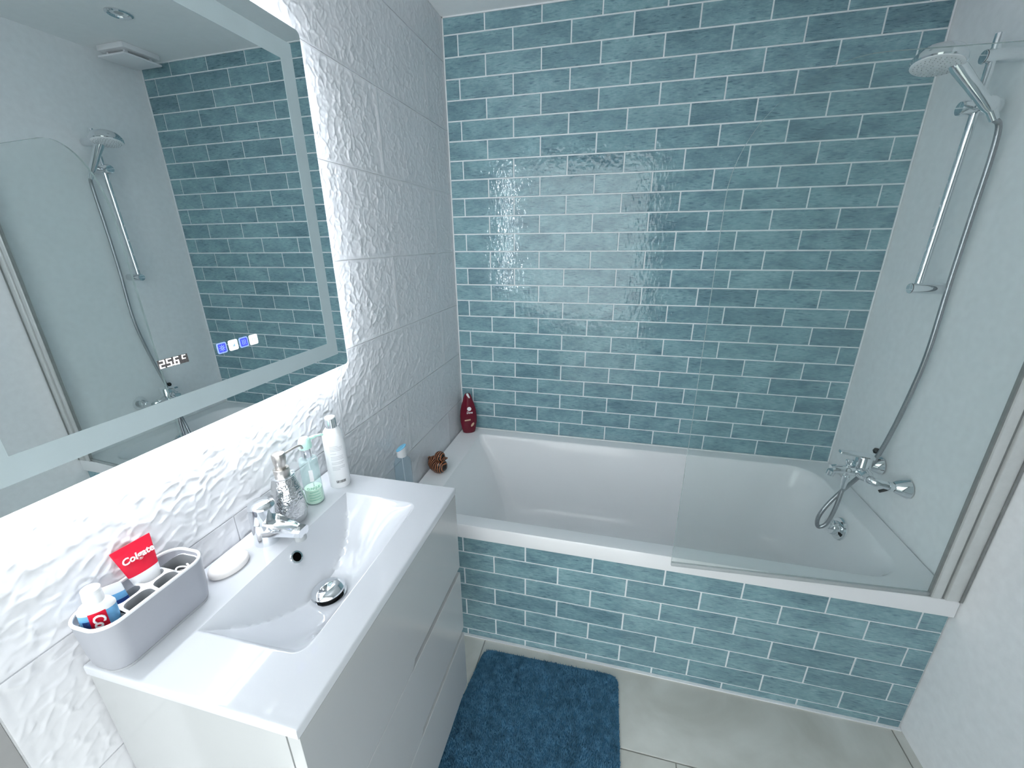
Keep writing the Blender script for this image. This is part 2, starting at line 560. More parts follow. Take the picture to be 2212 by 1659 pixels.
# floor
g = G().box(-0.1, W + 0.1, -1.82, 0.02, -0.06, -0.004).box(-2.5, 3.5, -6.0, -1.82, -0.06, -0.004)  # second slab: unseen hall floor, added to cut light from below
floor = struct('floor', g, 'floor_grout')
cells = []
for (v0, v1), us in (((BATH_Y, -0.7527), []), ((-1.012, BATH_Y + 0.05), [0.34, 1.675]), ((-1.612, -1.012), [-0.33, 1.006]), ((-2.212, -1.612), [0.34, 1.675])):
    xs = sorted([-0.1] + us + [W + 0.1])
    if v1 - v0 > 0.01:
        cells += [(a, b, v0, v1) for a, b in zip(xs[:-1], xs[1:])]
lay(floor, Matrix.Translation((0, 0, -0.006)), cells, 0.006, 0.0008, 0.0035, 'floor', 'floor_tile')

# ceiling
ceiling = struct('ceiling', G().box(-0.1, W + 0.1, -2.6, 0.1, H, H + 0.08), 'ceiling')

# back wall: teal subway tiles
wall_back = struct('wall_back', G().box(-0.1, W + 0.1, 0.0, 0.1, -0.06, H + 0.02), 'grout')
Z1 = 0.5994
lay(wall_back, FR_BACK, courses(0.001, W - 0.001, 0.505, H - 0.001, TW_B, TH,
    lambda j: 0.0611 + (0 if j % 2 else TW_B / 2), Z1), 0.0026, 0.0008, 0.0056, 'teal', 'tile', jit=0.0035)

# right wall: large pale tiles
wall_right = struct('wall_right', G().box(W + 0.0025, W + 0.1, -2.6, 0.1, -0.06, H + 0.02), 'wall_grout')
lay(wall_right, FR_RIGHT, courses(0.0, 1.72, 0.0, H, 0.755, 0.2503,
    lambda j: 0.538 if j % 2 else 0.538 + 0.3775, 0.6625 - 0.2503 * 3), 0.003, 0.0010, 0.0030, 'pale_tile', 'wall_tile')
for o in list(wall_right.children):
    o.matrix_local = Matrix.Translation((0.003, 0, 0)) @ o.matrix_local


# left wall: large white tiles with a crumpled relief, real geometry
def worley(px, py, cell, seed, jitter=0.95):
    ix, iy = np.floor(px / cell).astype(int), np.floor(py / cell).astype(int)
    best = np.full(px.shape, 9.0); second = np.full(px.shape, 9.0); amp = np.zeros(px.shape)
    for dx in (-1, 0, 1):
        for dy in (-1, 0, 1):
            cx, cy = ix + dx, iy + dy
            h = np.abs(np.sin(cx * 127.1 + cy * 311.7 + seed) * 43758.5453); a = h - np.floor(h)
            h = np.abs(np.sin(cx * 269.5 + cy * 183.3 + seed * 1.7) * 43758.5453); b = h - np.floor(h)
            h = np.abs(np.sin(cx * 57.3 + cy * 91.7 + seed * 2.3) * 43758.5453); c = h - np.floor(h)
            d = np.hypot(px / cell - (cx + 0.5 + jitter * (a - 0.5)), py / cell - (cy + 0.5 + jitter * (b - 0.5)))
            m_ = d < best
            second = np.where(m_, best, np.minimum(second, d))
            amp = np.where(m_, c, amp); best = np.where(m_, d, best)
    return best, second, amp


def vnoise(px, py, cell, seed):
    x, y = px / cell, py / cell
    ix, iy = np.floor(x), np.floor(y); fx, fy = x - ix, y - iy
    fx, fy = fx * fx * (3 - 2 * fx), fy * fy * (3 - 2 * fy)

    def hh(a, b):
        q = np.abs(np.sin(a * 12.9898 + b * 78.233 + seed) * 43758.5453); return q - np.floor(q)
    return (hh(ix, iy) * (1 - fx) + hh(ix + 1, iy) * fx) * (1 - fy) + (hh(ix, iy + 1) * (1 - fx) + hh(ix + 1, iy + 1) * fx) * fy


def cell_planes(px, py, cell, seed, slope, step):
    """every Voronoi cell is its own tilted flat facet: shallow creases where facets meet"""
    ix, iy = np.floor(px / cell).astype(int), np.floor(py / cell).astype(int)
    best = np.full(px.shape, 9.0); out = np.zeros(px.shape)

    def hs(a, b, k):
        q = np.abs(np.sin(a * (127.1 + 11.3 * k) + b * (311.7 - 7.7 * k) + seed * (1 + k)) * 43758.5453); return q - np.floor(q)
    for dx in (-1, 0, 1):
        for dy in (-1, 0, 1):
            cx, cy = ix + dx, iy + dy
            qx, qy = (cx + 0.05 + 0.9 * hs(cx, cy, 0)) * cell, (cy + 0.05 + 0.9 * hs(cx, cy, 1)) * cell
            d = np.hypot(px - qx, py - qy) / cell
            an = 2 * np.pi * hs(cx, cy, 2); sl = slope * (0.35 + 0.65 * hs(cx, cy, 3))
            h = step * (hs(cx, cy, 4) - 0.5) + sl * (np.cos(an) * (px - qx) + np.sin(an) * (py - qy))
            m_ = d < best
            out = np.where(m_, h, out); best = np.where(m_, d, best)
    return out


def crumple(y, z):
    wy = y + 0.014 * (vnoise(y, z, 0.04, 3.1) - 0.5) + 0.005 * (vnoise(y, z, 0.014, 8.1) - 0.5)
    wz = z + 0.014 * (vnoise(y, z, 0.04, 5.7) - 0.5) + 0.005 * (vnoise(y, z, 0.014, 9.9) - 0.5)
    ca, sa = math.cos(0.5), math.sin(0.5)
    ry, rz = ca * wy + sa * wz, -sa * wy + ca * wz
    f1, f2, am = worley(ry * 0.75 + 7, rz * 1.1 + 7, 0.021, 1.3)
    e1, e2, bm_ = worley(wy + 3.3, wz * 0.9 + 1.7, 0.034, 7.7)
    keep = np.clip((vnoise(y, z, 0.016, 6.6) - 0.30) * 3.0, 0, 1)
    ridge = np.exp(-((f2 - f1) / 0.17) ** 2) * keep * (0.5 + 0.7 * am) + 0.7 * np.exp(-((e2 - e1) / 0.11) ** 2) * np.clip((vnoise(y, z, 0.03, 1.6) - 0.35) * 3, 0, 1)
    return (cell_planes(ry * 0.75 + 7, rz * 1.1 + 7, 0.021, 1.3, 0.045, 0.0005) + cell_planes(wy + 3.3, wz * 0.9 + 1.7, 0.034, 4.2, 0.035, 0.0005)
            + 0.0016 * ridge + 0.0010 * vnoise(y, z, 0.07, 4.4) + 0.0012)


wall_left = struct('wall_left', G().box(-0.1, -0.0045, Y_END, 0.1, -0.06, H + 0.02), 'wall_grout')
PITCH_Z, PITCH_Y = 0.2425, 0.755
for (u0, u1, v0, v1) in courses(0.0, -Y_END, 0.0, H, PITCH_Y, PITCH_Z, lambda j: 0.19 + PITCH_Y / 2 if j % 2 else 0.19, 0.9285 - 4 * PITCH_Z):
    hidden = v1 < 0.45
    st = 0.03 if hidden else (0.0027 if v1 > 0.8 else 0.004)
    gap = 0.0014
    a0, a1, b0, b1 = -u1 + gap, -u0 - gap, v0 + gap, v1 - gap
    if a1 - a0 < 0.01 or b1 - b0 < 0.01: continue
    ny, nz = max(4, int((a1 - a0) / st)), max(4, int((b1 - b0) / st))
    ys, zs = np.linspace(a0, a1, ny + 1), np.linspace(b0, b1, nz + 1)
    YY, ZZ = np.meshgrid(ys, zs, indexing='ij')
    hgt = crumple(YY, ZZ) - 0.0045
    edge = np.minimum.reduce([YY - a0, a1 - YY, ZZ - b0, b1 - ZZ])
    hgt = hgt * np.clip(edge / 0.012, 0, 1) ** 0.6 - 0.0012 * np.clip(1 - edge / 0.003, 0, 1)
    cx, cz = (a0 + a1) / 2, (b0 + b1) / 2
    V = [(h_, y_ - cx, z_ - cz) for h_, y_, z_ in zip(hgt.ravel(), YY.ravel(), ZZ.ravel())]
    n1 = nz + 1
    F = [(i * n1 + j, (i + 1) * n1 + j, (i + 1) * n1 + j + 1, i * n1 + j + 1) for i in range(ny) for j in range(nz)]
    base = len(V)
    ring = [i * n1 for i in range(ny + 1)] + [ny * n1 + j for j in range(1, n1)] + [i * n1 + nz for i in range(ny - 1, -1, -1)] + [j for j in range(nz - 1, 0, -1)]
    V += [(-0.0045, V[i][1], V[i][2]) for i in ring]
    for k in range(len(ring)):
        q = (k + 1) % len(ring)
        F.append((ring[k], base + k, base + q, ring[q]))
    me = bpy.data.meshes.new('wall_tile'); me.from_pydata(V, [], F)
    me.polygons.foreach_set('use_smooth', [True] * len(me.polygons)); me.set_sharp_from_angle(angle=R(60))
    me.materials.append(M['white_tile'])
    o = bpy.data.objects.new('wall_tile', me); C.objects.link(o)
    o.parent = wall_left
    o.location = (0, cx, cz)

# thin white corner beads and the bead along the ceiling
trim = struct('trim_1', G().box(0.0, 0.004, -0.006, 0.0, RIM, H), 'wall_grout')
trim = struct('trim_2', G().box(W - 0.004, W, -0.006, 0.0, RIM, H), 'wall_grout')
trim = struct('trim_3', G().box(0.0, W, -0.006, 0.0, H - 0.004, H), 'wall_grout')

# door side of the room (behind the camera): grey frame round an open doorway
g = G().box(-0.1, -0.002, -1.82, Y_END - 0.001, 0, 2.05).box(0.98, 1.06, -1.82, -1.70, 0, 2.05).box(-0.1, 1.06, -1.82, -1.70, 2.05, 2.12)
door = struct('door_1', g, 'jamb')
g = G().box(1.06, W + 0.1, -1.82, -1.70, 0, H).box(-0.1, 1.06, -1.82, -1.70, 2.12, H)
wall_front = struct('wall_front', g, 'pale_tile')

# ------------------------------------------------------------------ ceiling fittings
t = thing('ceiling_spotlight', 'round chrome recessed spotlight in the ceiling, seen in the mirror', 'spotlight', (1.25, -0.384, H))
obj('ring', G().lathe([(0.030, 0.004), (0.043, 0.0), (0.043, -0.004), (0.036, -0.007), (0.029, -0.004), (0.026, 0.003)], 40), 'chrome', t)
obj('lamp', G().lathe([(0.0, -0.001), (0.012, -0.001), (0.020, 0.002), (0.027, 0.004)], 32), 'nozzle', t)

t = thing('ceiling_vent', 'white square extractor vent at the tiled back corner of the ceiling', 'vent', (1.565, -0.145, H))
obj('frame', G().box(-0.078, 0.078, -0.078, 0.078, -0.022, 0, 0.004), 'plastic_white', t)
obj('cover_plate', G().box(-0.080, 0.080, -0.080, 0.080, -0.046, -0.038, 0.003), 'plastic_white', t)
for sx in (-1, 1):
    for sy in (-1, 1):
        obj('spacer', G().box(sx * 0.05 - 0.006, sx * 0.05 + 0.006, sy * 0.05 - 0.006, sy * 0.05 + 0.006, -0.04, -0.02), 'plastic_white', t)

# =================================================================== BATH
bath = thing('bathtub', 'white built-in bathtub along the teal tiled wall', 'bathtub', (0.85, -0.38, 0.0))
K = 9
op = rrect(0.112, 1.622, -0.712, -0.066, [0.020, 0.10, 0.11, 0.020], K)
outer = rrect(0.004, W - 0.001, -0.766, -0.007, 0.0005, K)
# spread outer points so the rim quads stay tidy
out2 = []
for c in range(4):
    arc = op[c * K:(c + 1) * K]; cor = outer[c * K + K // 2]
    for i, (x, y) in enumerate(arc):
        if c in (0, 2): a, b = (cor[0], arc[0][1]), (arc[-1][0], cor[1])
        else: a, b = (arc[0][0], cor[1]), (cor[0], arc[-1][1])
        tt = i / (K - 1)
        if tt <= 0.5: s = tt * 2; out2.append((a[0] * (1 - s) + cor[0] * s, a[1] * (1 - s) + cor[1] * s))
        else: s = tt * 2 - 1; out2.append((cor[0] * (1 - s) + b[0] * s, cor[1] * (1 - s) + b[1] * s))
cxm, cym = 0.85, -0.386


def grow(lp, d):
    return [(min(max(x + (d if x < cxm else -d), 0.004), W - 0.001), y + (d if y < cym else -d)) for x, y in lp]


loops = [z3(grow(out2, 0.004), 0.474), z3(out2, 0.474), z3(out2, RIM - 0.004), z3(grow(out2, 0.003), RIM)]
loops.append(z3(op, RIM))
prof = [(0.0, 0.003, RIM - 0.0012), (0.008, 0.006, RIM - 0.006), (0.05, 0.014, RIM - 0.03), (0.38, 0.03, 0.42), (0.68, 0.045, 0.31), (0.92, 0.06, 0.215), (1.06, 0.08, 0.165), (1.24, 0.115, 0.14), (1.55, 0.16, 0.132)]
for s, ins, z in prof:
    rr_ = [0.020 + 0.45 * ins, 0.10 + 0.5 * ins, 0.11 + 0.5 * ins, 0.020 + 0.45 * ins]
    loops.append(z3(rrect(0.112 + 0.003 + s * 0.150, 1.622 - ins, -0.712 + ins, -0.066 - ins, rr_, K), z))
obj('shell', G().loft(loops, cap0=False), 'acrylic', bath, smooth=50, world=True)
sealant = G().box(0.004, W - 0.004, -0.010, -0.0046, RIM - 0.001, RIM + 0.004)
obj('sealant', sealant, 'print_white', bath, world=True)
# overflow with turning knob
ov = Matrix.Translation((1.598, -0.386, 0.452)) @ Matrix.Rotation(R(-90 + 8), 4, 'Y')
kn = obj('overflow_cover', G().lathe([(0.0, 0), (0.041, 0.0), (0.042, 0.006), (0.039, 0.012), (0.027, 0.014), (0.027, 0.028), (0.023, 0.034), (0, 0.035)], 36, ov), 'chrome', bath, world=True)
obj('grip', G().lathe([(0.0195, 0.0), (0.0205, 0.006), (0.019, 0.012), (0, 0.0125)], 24, ov @ Matrix.Translation((0.010, 0.004, 0.034))), 'chrome', kn, world=True)
obj('slot', G().box(-0.004, 0.004, -0.012, 0.012, 0.0, 0.002, mx=ov @ Matrix.Translation((-0.004, -0.028, 0.0145))), 'opening_shade', kn, world=True)  # black block in place of a cut slot, its shade painted

# tiled panel under the bath's front edge
panel = thing('tiled_bath_surround', 'teal tiled front panel closing the bath down to the floor', 'bath panel', (0.85, BATH_Y, 0))
obj('backing', G().box(-0.848, 0.849, 0.0, 0.028, 0.0, 0.472), 'grout', panel, smooth=0)
PZ = 0.4012
lay(panel, Matrix.Translation((-0.85, 0, 0)) @ FR_BACK, courses(0.002, W - 0.001, 0.002, 0.4735, TW_P, TH,
    lambda j: 0.2678 + (0 if j % 2 == 0 else TW_P / 2), PZ), 0.0026, 0.0008, 0.0056, 'teal', 'tile', jit=0.0035)
obj('floor_bead', G().box(-0.85, 0.85, -0.011, 0.0, -0.001, 0.0045), 'wall_grout', panel, smooth=0)

# ------------------------------------------------------------------ glass bath screen
scr = thing('bath_screen', 'clear glass bath screen with a rounded top corner', 'shower screen', (1.645, -0.757, RIM), (0, 0, R(3.6)))
# local X runs from the hinge to -x along the glass
L_, Z0_, Z1_ = 0.690, 0.012, 1.268
ol = [(-L_, Z0_), (0.0, Z0_), (0.0, Z1_)]
rad = 0.255
for i in range(15):
    a = R(90 + 90 * i / 14)
    ol.append((-L_ + rad + rad * math.cos(a), Z1_ - rad + rad * math.sin(a)))
up = Matrix(((1, 0, 0, 0), (0, 0, -1, 0), (0, 1, 0, 0), (0, 0, 0, 1)))
v = [(x, 0.003, z) for x, z in ol] + [(x, -0.003, z) for x, z in ol]
n = len(ol)
g = G(); g.add(v, [tuple(range(n)), tuple(reversed(range(n, 2 * n)))])
obj('glass_pane', g, 'glass', scr, smooth=0)
g = G(); g.add(v, [(i, (i + 1) % n, n + (i + 1) % n, n + i) for i in range(n) if i not in (0, 1)])
obj('polished_edge', g, 'glass_edge', scr, smooth=0)
obj('bottom_seal', G().box(-L_, 0.0, -0.004, 0.004, 0.001, 0.013, 0.001), 'seal', scr)
hp = obj('hinge_profile', G().box(-0.013, 0.010, -0.010, 0.010, 0.002, 1.285, 0.003), 'alu', scr)
obj('profile_seal', G().box(0.010, 0.017, -0.006, 0.006, 0.002, 1.280, 0.001), 'dark_seal', hp)
obj('wall_profile', G().box(0.017, 0.0495, -0.014, 0.014, 0.002, 1.290, 0.003), 'alu', scr)
obj('wall_seal', G().box(0.0495, 0.0545, -0.016, 0.010, 0.002, 1.290), 'dark_seal', scr)
obj('edge_seal', G().box(-0.016, -0.013, -0.005, 0.005, 0.004, 1.262), 'dark_seal', scr)

# ------------------------------------------------------------------ shower rail with handset, hose
RX, RY = 1.636, -0.332
t = thing('shower_rail', 'chrome shower riser rail with two wall brackets and a slider', 'shower rail', (W, RY, 1.31))
obj('rail', G().tube([(RX, RY + 0.002, 1.300), (RX, RY - 0.014, 1.945)], 0.0098, 20), 'chrome', t, world=True)
AX = Matrix.Rotation(R(-90), 4, 'Y')      # local z -> -x
for z, RYz in ((1.311, RY), (1.897, RY - 0.012)):
    b = obj('wall_bracket', G().lathe([(0.0, 0.0), (0.0165, 0.0), (0.0165, 0.075), (0.0155, 0.082), (0.0, 0.083)], 28, Matrix.Translation((W - 0.0005, RYz, z)) @ AX), 'chrome', t, world=True)
    obj('end_cap', G().lathe([(0.0, 0.0), (0.0145, 0.0), (0.0145, 0.002), (0.0, 0.003)], 28, Matrix.Translation((W - 0.0834, RYz, z)) @ AX), 'chrome', b, world=True)
sl = obj('slider', G().lathe([(0.0, 0.0), (0.016, 0.0), (0.0185, 0.004), (0.0185, 0.082), (0.016, 0.088), (0.0, 0.089)], 28, Matrix.Translation((1.688, RY - 0.006, 1.785)) @ AX), 'chrome', t, world=True)
obj('handset_socket', G().tube([(1.648, RY - 0.012, 1.788), (1.645, RY - 0.045, 1.786)], [0.012, 0.016], 20), 'chrome', sl, world=True)

TAIL, NECK, HEAD = Vector((1.640, -0.392, 1.764)), Vector((1.543, -0.392, 1.866)), Vector((1.497, -0.388, 1.884))
t = thing('shower_handset', 'round white-faced shower handset resting on the chrome riser rail', 'shower head', tuple(TAIL))
ax = (NECK - TAIL)
obj('handle', G().tube([TAIL, TAIL + ax * 0.12, TAIL + ax * 0.55, NECK, NECK + (HEAD - NECK) * 0.35 + Vector((0, 0, 0.012))], [0.0105, 0.0135, 0.0145, 0.0165, 0.014], 20), 'chrome', t, world=True)
nd = Vector((-0.15, -0.13, -0.98)).normalized()           # the spray face looks down towards the bath
rot = Vector((0, 0, 1)).rotation_difference(nd).to_matrix().to_4x4()
hm = Matrix.Translation(HEAD) @ rot
hd = obj('head', G().lathe([(0.0, -0.034), (0.026, -0.032), (0.046, -0.022), (0.0560, -0.005), (0.0565, 0.006), (0.054, 0.009), (0.0, 0.009)], 44, hm), 'chrome', t, world=True)
fc = obj('spray_face', G().lathe([(0.0, 0.0095), (0.049, 0.0092), (0.0535, 0.009), (0.0535, 0.011), (0.051, 0.0125), (0.0, 0.013)], 44, hm), 'plastic_white', t, world=True, label='white spray face with grey nozzles')
g = G()
for rr_, cnt in ((0.010, 6), (0.019, 12), (0.028, 18), (0.037, 24), (0.045, 28)):
    for i in range(cnt):
        a = 2 * math.pi * i / cnt
        g.lathe([(0.0014, 0.0), (0.0010, 0.0018), (0, 0.002)], 6, hm @ Matrix.Translation((rr_ * math.cos(a), rr_ * math.sin(a), 0.0128)))
obj('nozzles', g, 'nozzle', fc, world=True, kind='stuff')
obj('hose_nut', G().tube([TAIL - ax * 0.14 + Vector((0, 0, -0.006)), TAIL], [0.0105, 0.011], 16), 'chrome', t, world=True)

pts = [TAIL - ax * 0.13 + Vector((0, 0, -0.005)), (1.672, -0.385, 1.728), (1.681, -0.379, 1.66), (1.684, -0.375, 1.53), (1.685, -0.375, 1.346), (1.685, -0.381, 1.125), (1.684, -0.368, 0.982), (1.683, -0.348, 0.858),
       (1.676, -0.330, 0.745), (1.650, -0.335, 0.675), (1.610, -0.358, 0.640), (1.570, -0.376, 0.600), (1.533, -0.388, 0.545), (1.514, -0.394, 0.492), (1.519, -0.400, 0.460),
       (1.541, -0.402, 0.480), (1.557, -0.396, 0.545), (1.566, -0.388, 0.615)]
path = smooth_path(pts, 12)
hose = obj('shower_hose', G().tube(path, 0.0068, 12), 'hose')
tag(hose, 'flexible metal shower hose hanging in a loop below the bath mixer', 'hose')

# ------------------------------------------------------------------ bath mixer
t = thing('bath_mixer', 'chrome bath mixer tap on the right wall above the tub', 'tap', (W, -0.386, 0.70))
MZ = 0.690
for y, nm in ((-0.462, 'wall_flange'), (-0.312, 'wall_flange')):
    obj(nm, G().lathe([(0.033, 0.0), (0.034, 0.003), (0.030, 0.012), (0.017, 0.036), (0.015, 0.038)], 36, Matrix.Translation((W - 0.0005, y, MZ)) @ AX), 'chrome', t, world=True)
    s_ = -1 if y < -0.386 else 1
    u = obj('union', G().tube(smooth_path([(W - 0.03, y, MZ), (W - 0.055, y - s_ * 0.004, MZ), (W - 0.085, y - s_ * 0.018, MZ + 0.002), (1.602, y - s_ * 0.042, MZ + 0.006)], 5), [0.0125] * 8 + [0.0145] * 8, 18), 'chrome', t, world=True)
    obj('union_nut', G().tube([(W - 0.052, y, MZ), (W - 0.038, y, MZ)], 0.0155, 6), 'chrome', u, world=True)
obj('body', G().tube([(1.604, -0.440, MZ + 0.006), (1.602, -0.425, MZ + 0.008), (1.602, -0.386, MZ + 0.010), (1.602, -0.347, MZ + 0.008), (1.604, -0.332, MZ + 0.006)], [0.015, 0.020, 0.023, 0.020, 0.015], 24), 'chrome', t, world=True)
obj('cartridge', G().lathe([(0.0235, 0.0), (0.0235, 0.026), (0.0225, 0.028), (0.0225, 0.046), (0.020, 0.052), (0, 0.053)], 32, Matrix.Translation((1.604, -0.386, MZ + 0.012))), 'chrome', t, world=True)
lv = G().prism([(-0.080, -0.008), (-0.076, -0.011), (0.018, -0.020), (0.024, -0.012), (0.024, 0.012), (0.018, 0.020), (-0.076, 0.011), (-0.080, 0.008)], 0, 0.008,
               Matrix.Translation((1.606, -0.386, MZ + 0.062)) @ Matrix.Rotation(R(6), 4, 'Y'), inset=0.002)
obj('lever', lv, 'chrome', t, world=True)
sp = obj('spout', G().tube(smooth_path([(1.600, -0.386, MZ + 0.006), (1.565, -0.386, MZ + 0.006), (1.532, -0.386, MZ + 0.006), (1.516, -0.386, MZ + 0.003)], 5), [0.018] * 6 + [0.0155] * 10, 22), 'chrome', t, world=True)
obj('aerator', G().tube([(1.520, -0.386, MZ - 0.002), (1.516, -0.386, MZ - 0.020)], [0.0135, 0.012], 20), 'chrome', sp, world=True)
dv = obj('diverter_knob', G().lathe([(0.006, 0.0), (0.006, 0.010), (0.0095, 0.014), (0.0105, 0.026), (0.008, 0.030), (0, 0.030)], 20, Matrix.Translation((1.563, -0.386, MZ + 0.016))), 'chrome', t, world=True)
obj('hose_connector', G().lathe([(0.0, -0.062), (0.0075, -0.060), (0.009, -0.040), (0.0105, -0.034), (0.0105, -0.012), (0.0085, -0.010), (0.0085, 0.0)], 20, Matrix.Translation((1.566, -0.387, MZ - 0.006))), 'chrome', t, world=True)
obj('black_ball', G().lathe([(0, -0.0105), (0.007, -0.0085), (0.0105, 0.0), (0.007, 0.0085), (0, 0.0105)], 20, Matrix.Translation((1.672, -0.318, 0.747))), 'black', t, world=True, label='black ball beside the lever')  # unidentified black ball, modelled as a solid piece
obj('black_peg', G().tube([(1.690, -0.412, 0.655), (1.668, -0.398, 0.632)], 0.0050, 10), 'black', t, world=True, label='short black peg under the mixer')  # unidentified short black bar, modelled as a solid piece

# =================================================================== WASHBASIN CABINET
VY0, VY1, VX = -1.603, -1.037, 0.374
CB = 0.165          # underside of the hanging cabinet
van = thing('vanity_cabinet', 'white gloss wall-hung vanity cabinet with three drawers', 'cabinet', (0, (VY0 + VY1) / 2, CB))
y0, y1, xf = VY0 + 0.003, VY1 - 0.003, 0.350
g = G().box(0.001, xf, y0, y0 + 0.016, CB, 0.851).box(0.001, xf, y1 - 0.016, y1, CB, 0.851).box(0.001, xf, y0 + 0.016, y1 - 0.016, CB, CB + 0.016).box(0.001, 0.012, y0 + 0.016, y1 - 0.016, CB + 0.016, 0.851)
g.box(0.30, xf - 0.004, y0 + 0.016, y1 - 0.016, CB + 0.016, 0.735)
obj('body', g, 'lacquer', van, world=True)
ymid = (VY0 + VY1) / 2


def drawer(z0, z1, notch):
    """front board; its lower back edge is chamfered on the right half as a finger grip"""
    bx0, bx1 = xf + 0.003, 0.3725
    nz = 0.017 if notch else 0.0
    ol_ = [(y0, z0), (ymid, z0), (ymid + 0.010, z0 + nz), (y1, z0 + nz), (y1, z1), (y0, z1)] if notch else [(y0, z0), (y1, z0), (y1, z1), (y0, z1)]
    o_ = obj('drawer_front', G().prism(ol_, bx0, bx1, TO_X0, inset=0.0010), 'lacquer', van, smooth=0, world=True)
    if notch:
        # the grip slopes back and down behind the shortened edge
        pr = [(bx0, z0 + nz), (bx1 - 0.002, z0 + nz), (bx0, z0 + 0.001)]
        v = [(x, ymid + 0.010, z) for x, z in pr] + [(x, y1 - 0.001, z) for x, z in pr]
        wd = G(); wd.add(v, [(0, 1, 2), (5, 4, 3)] + [(i, (i + 1) % 3, 3 + (i + 1) % 3, 3 + i) for i in range(3)])
        obj('finger_grip', wd, 'lacquer', o_, smooth=0, world=True)
    return o_


TO_X0 = Matrix(((0, 0, 1, 0), (1, 0, 0, 0), (0, 1, 0, 0), (0, 0, 0, 1)))
drawer(0.600, 0.849, True)
drawer(0.378, 0.5975, True)
drawer(CB, 0.3755, False)

# ------------------------------------------------------------------ basin
bas = thing('washbasin', 'white ceramic washbasin with rectangular bowl set on the vanity cabinet', 'washbasin', (0, (VY0 + VY1) / 2, 0.852))
BX0, BX1, BY0, BY1 = 0.112, 0.309, -1.517, -1.117


def bowl_depth(x, y):
    s = np.clip((x - BX0) / (BX1 - BX0), 0, 1)
    yc, hw = (BY0 + BY1) / 2, (BY1 - BY0) / 2
    # ends run slightly inwards towards the front, front corners rounded
    tq = np.abs(y - yc) / (hw * (1 - 0.02 * s))
    cr = 0.026
    dxf = (BX1 - x); dye = hw * (1 - 0.02 * s) - np.abs(y - yc)
    inside = (s > 0) & (s < 1) & (dye > 0)
    corner = (dxf < cr) & (dye < cr)
    dist = np.where(corner, cr - np.hypot(cr - dxf, cr - dye), np.minimum(dxf, dye))
    back = x - BX0
    inside &= dist > 0
    along = np.clip(1 - np.clip(tq, 0, 1) ** 2.1, 0, 1)
    wall = back * 1.38 / 0.092
    front = np.where(s < 0.5, 1.0, np.clip(1 - ((s - 0.5) / 0.5) ** 3.4, 0, 1))
    dep = np.minimum(0.092 * along * front, 0.092 * wall)
    lip = np.clip(dist / 0.010, 0, 1)
    dep = np.where(inside, np.where(dep < 0.092 * wall - 1e-6, dep * np.sqrt(np.clip(1 - (1 - lip) ** 2, 0, 1)), dep), 0)
    return dep


def lines(a, b, extra, n):
    q = np.unique(np.round(np.concatenate([np.linspace(a, b, n), extra]), 5))
    keep = [q[0]]
    for z_ in q[1:]:
        if z_ - keep[-1] > 0.0004: keep.append(z_)
    return np.array(keep)


ed = np.array([0, 0.0006, 0.0015, 0.003])
bx = lines(0.001, VX, np.concatenate([0.001 + ed, VX - ed, BX0 + np.linspace(-0.004, 0.02, 19), BX1 + np.linspace(-0.032, 0.003, 22)]), 60)
by = lines(VY0, VY1, np.concatenate([VY0 + ed, VY1 - ed, BY0 + np.linspace(-0.003, 0.034, 22), BY1 + np.linspace(-0.034, 0.003, 22)]), 110)
XX, YY = np.meshgrid(bx, by, indexing='ij')
ZZ = TOP - bowl_depth(XX, YY)
ee = np.minimum.reduce([VX - XX, YY - VY0, VY1 - YY])
ZZ -= 0.003 - np.sqrt(np.clip(0.003 ** 2 - np.clip(0.003 - ee, 0, 0.003) ** 2, 0, None))
V = [tuple(p) for p in zip(XX.ravel(), YY.ravel(), ZZ.ravel())]
nx, ny = len(bx), len(by)
F = [(i * ny + j, (i + 1) * ny + j, (i + 1) * ny + j + 1, i * ny + j + 1) for i in range(nx - 1) for j in range(ny - 1)]
ring = [i * ny for i in range(nx)] + [(nx - 1) * ny + j for j in range(1, ny)] + [i * ny + ny - 1 for i in range(nx - 2, -1, -1)] + [j for j in range(ny - 2, 0, -1)]
b0 = len(V)
V += [(V[i][0], V[i][1], 0.852) for i in ring]
F += [(ring[k], b0 + k, b0 + (k + 1) % len(ring), ring[(k + 1) % len(ring)]) for k in range(len(ring))]
g = G(); g.add(V, F)
obj('ceramic_top', g, 'ceramic', bas, smooth=40, world=True)
# pop-up waste
dz = TOP - float(bowl_depth(np.array([0.205]), np.array([-1.330]))[0])
DR = Matrix.Translation((0.205, -1.330, dz + 0.001)) @ Matrix.Rotation(R(-3), 4, 'Y')
dr = obj('waste_cover', G().lathe([(0.0, 0.0135), (0.010, 0.0135), (0.0315, 0.0105), (0.0325, 0.012), (0.031, 0.0145), (0.022, 0.0195), (0.010, 0.0215), (0.0, 0.022)], 44, DR), 'chrome', bas, world=True)
obj('waste_gap_shade', G().lathe([(0.027, -0.004), (0.027, 0.0085), (0.020, 0.0135), (0, 0.0135)], 32, DR), 'black', bas, world=True)  # black fill painting the shaded gap under the cover
obj('waste_ring', G().lathe([(0.027, 0.000), (0.033, 0.000), (0.034, 0.0025), (0.029, 0.0035), (0.027, 0.002)], 40, DR), 'chrome', bas, world=True)
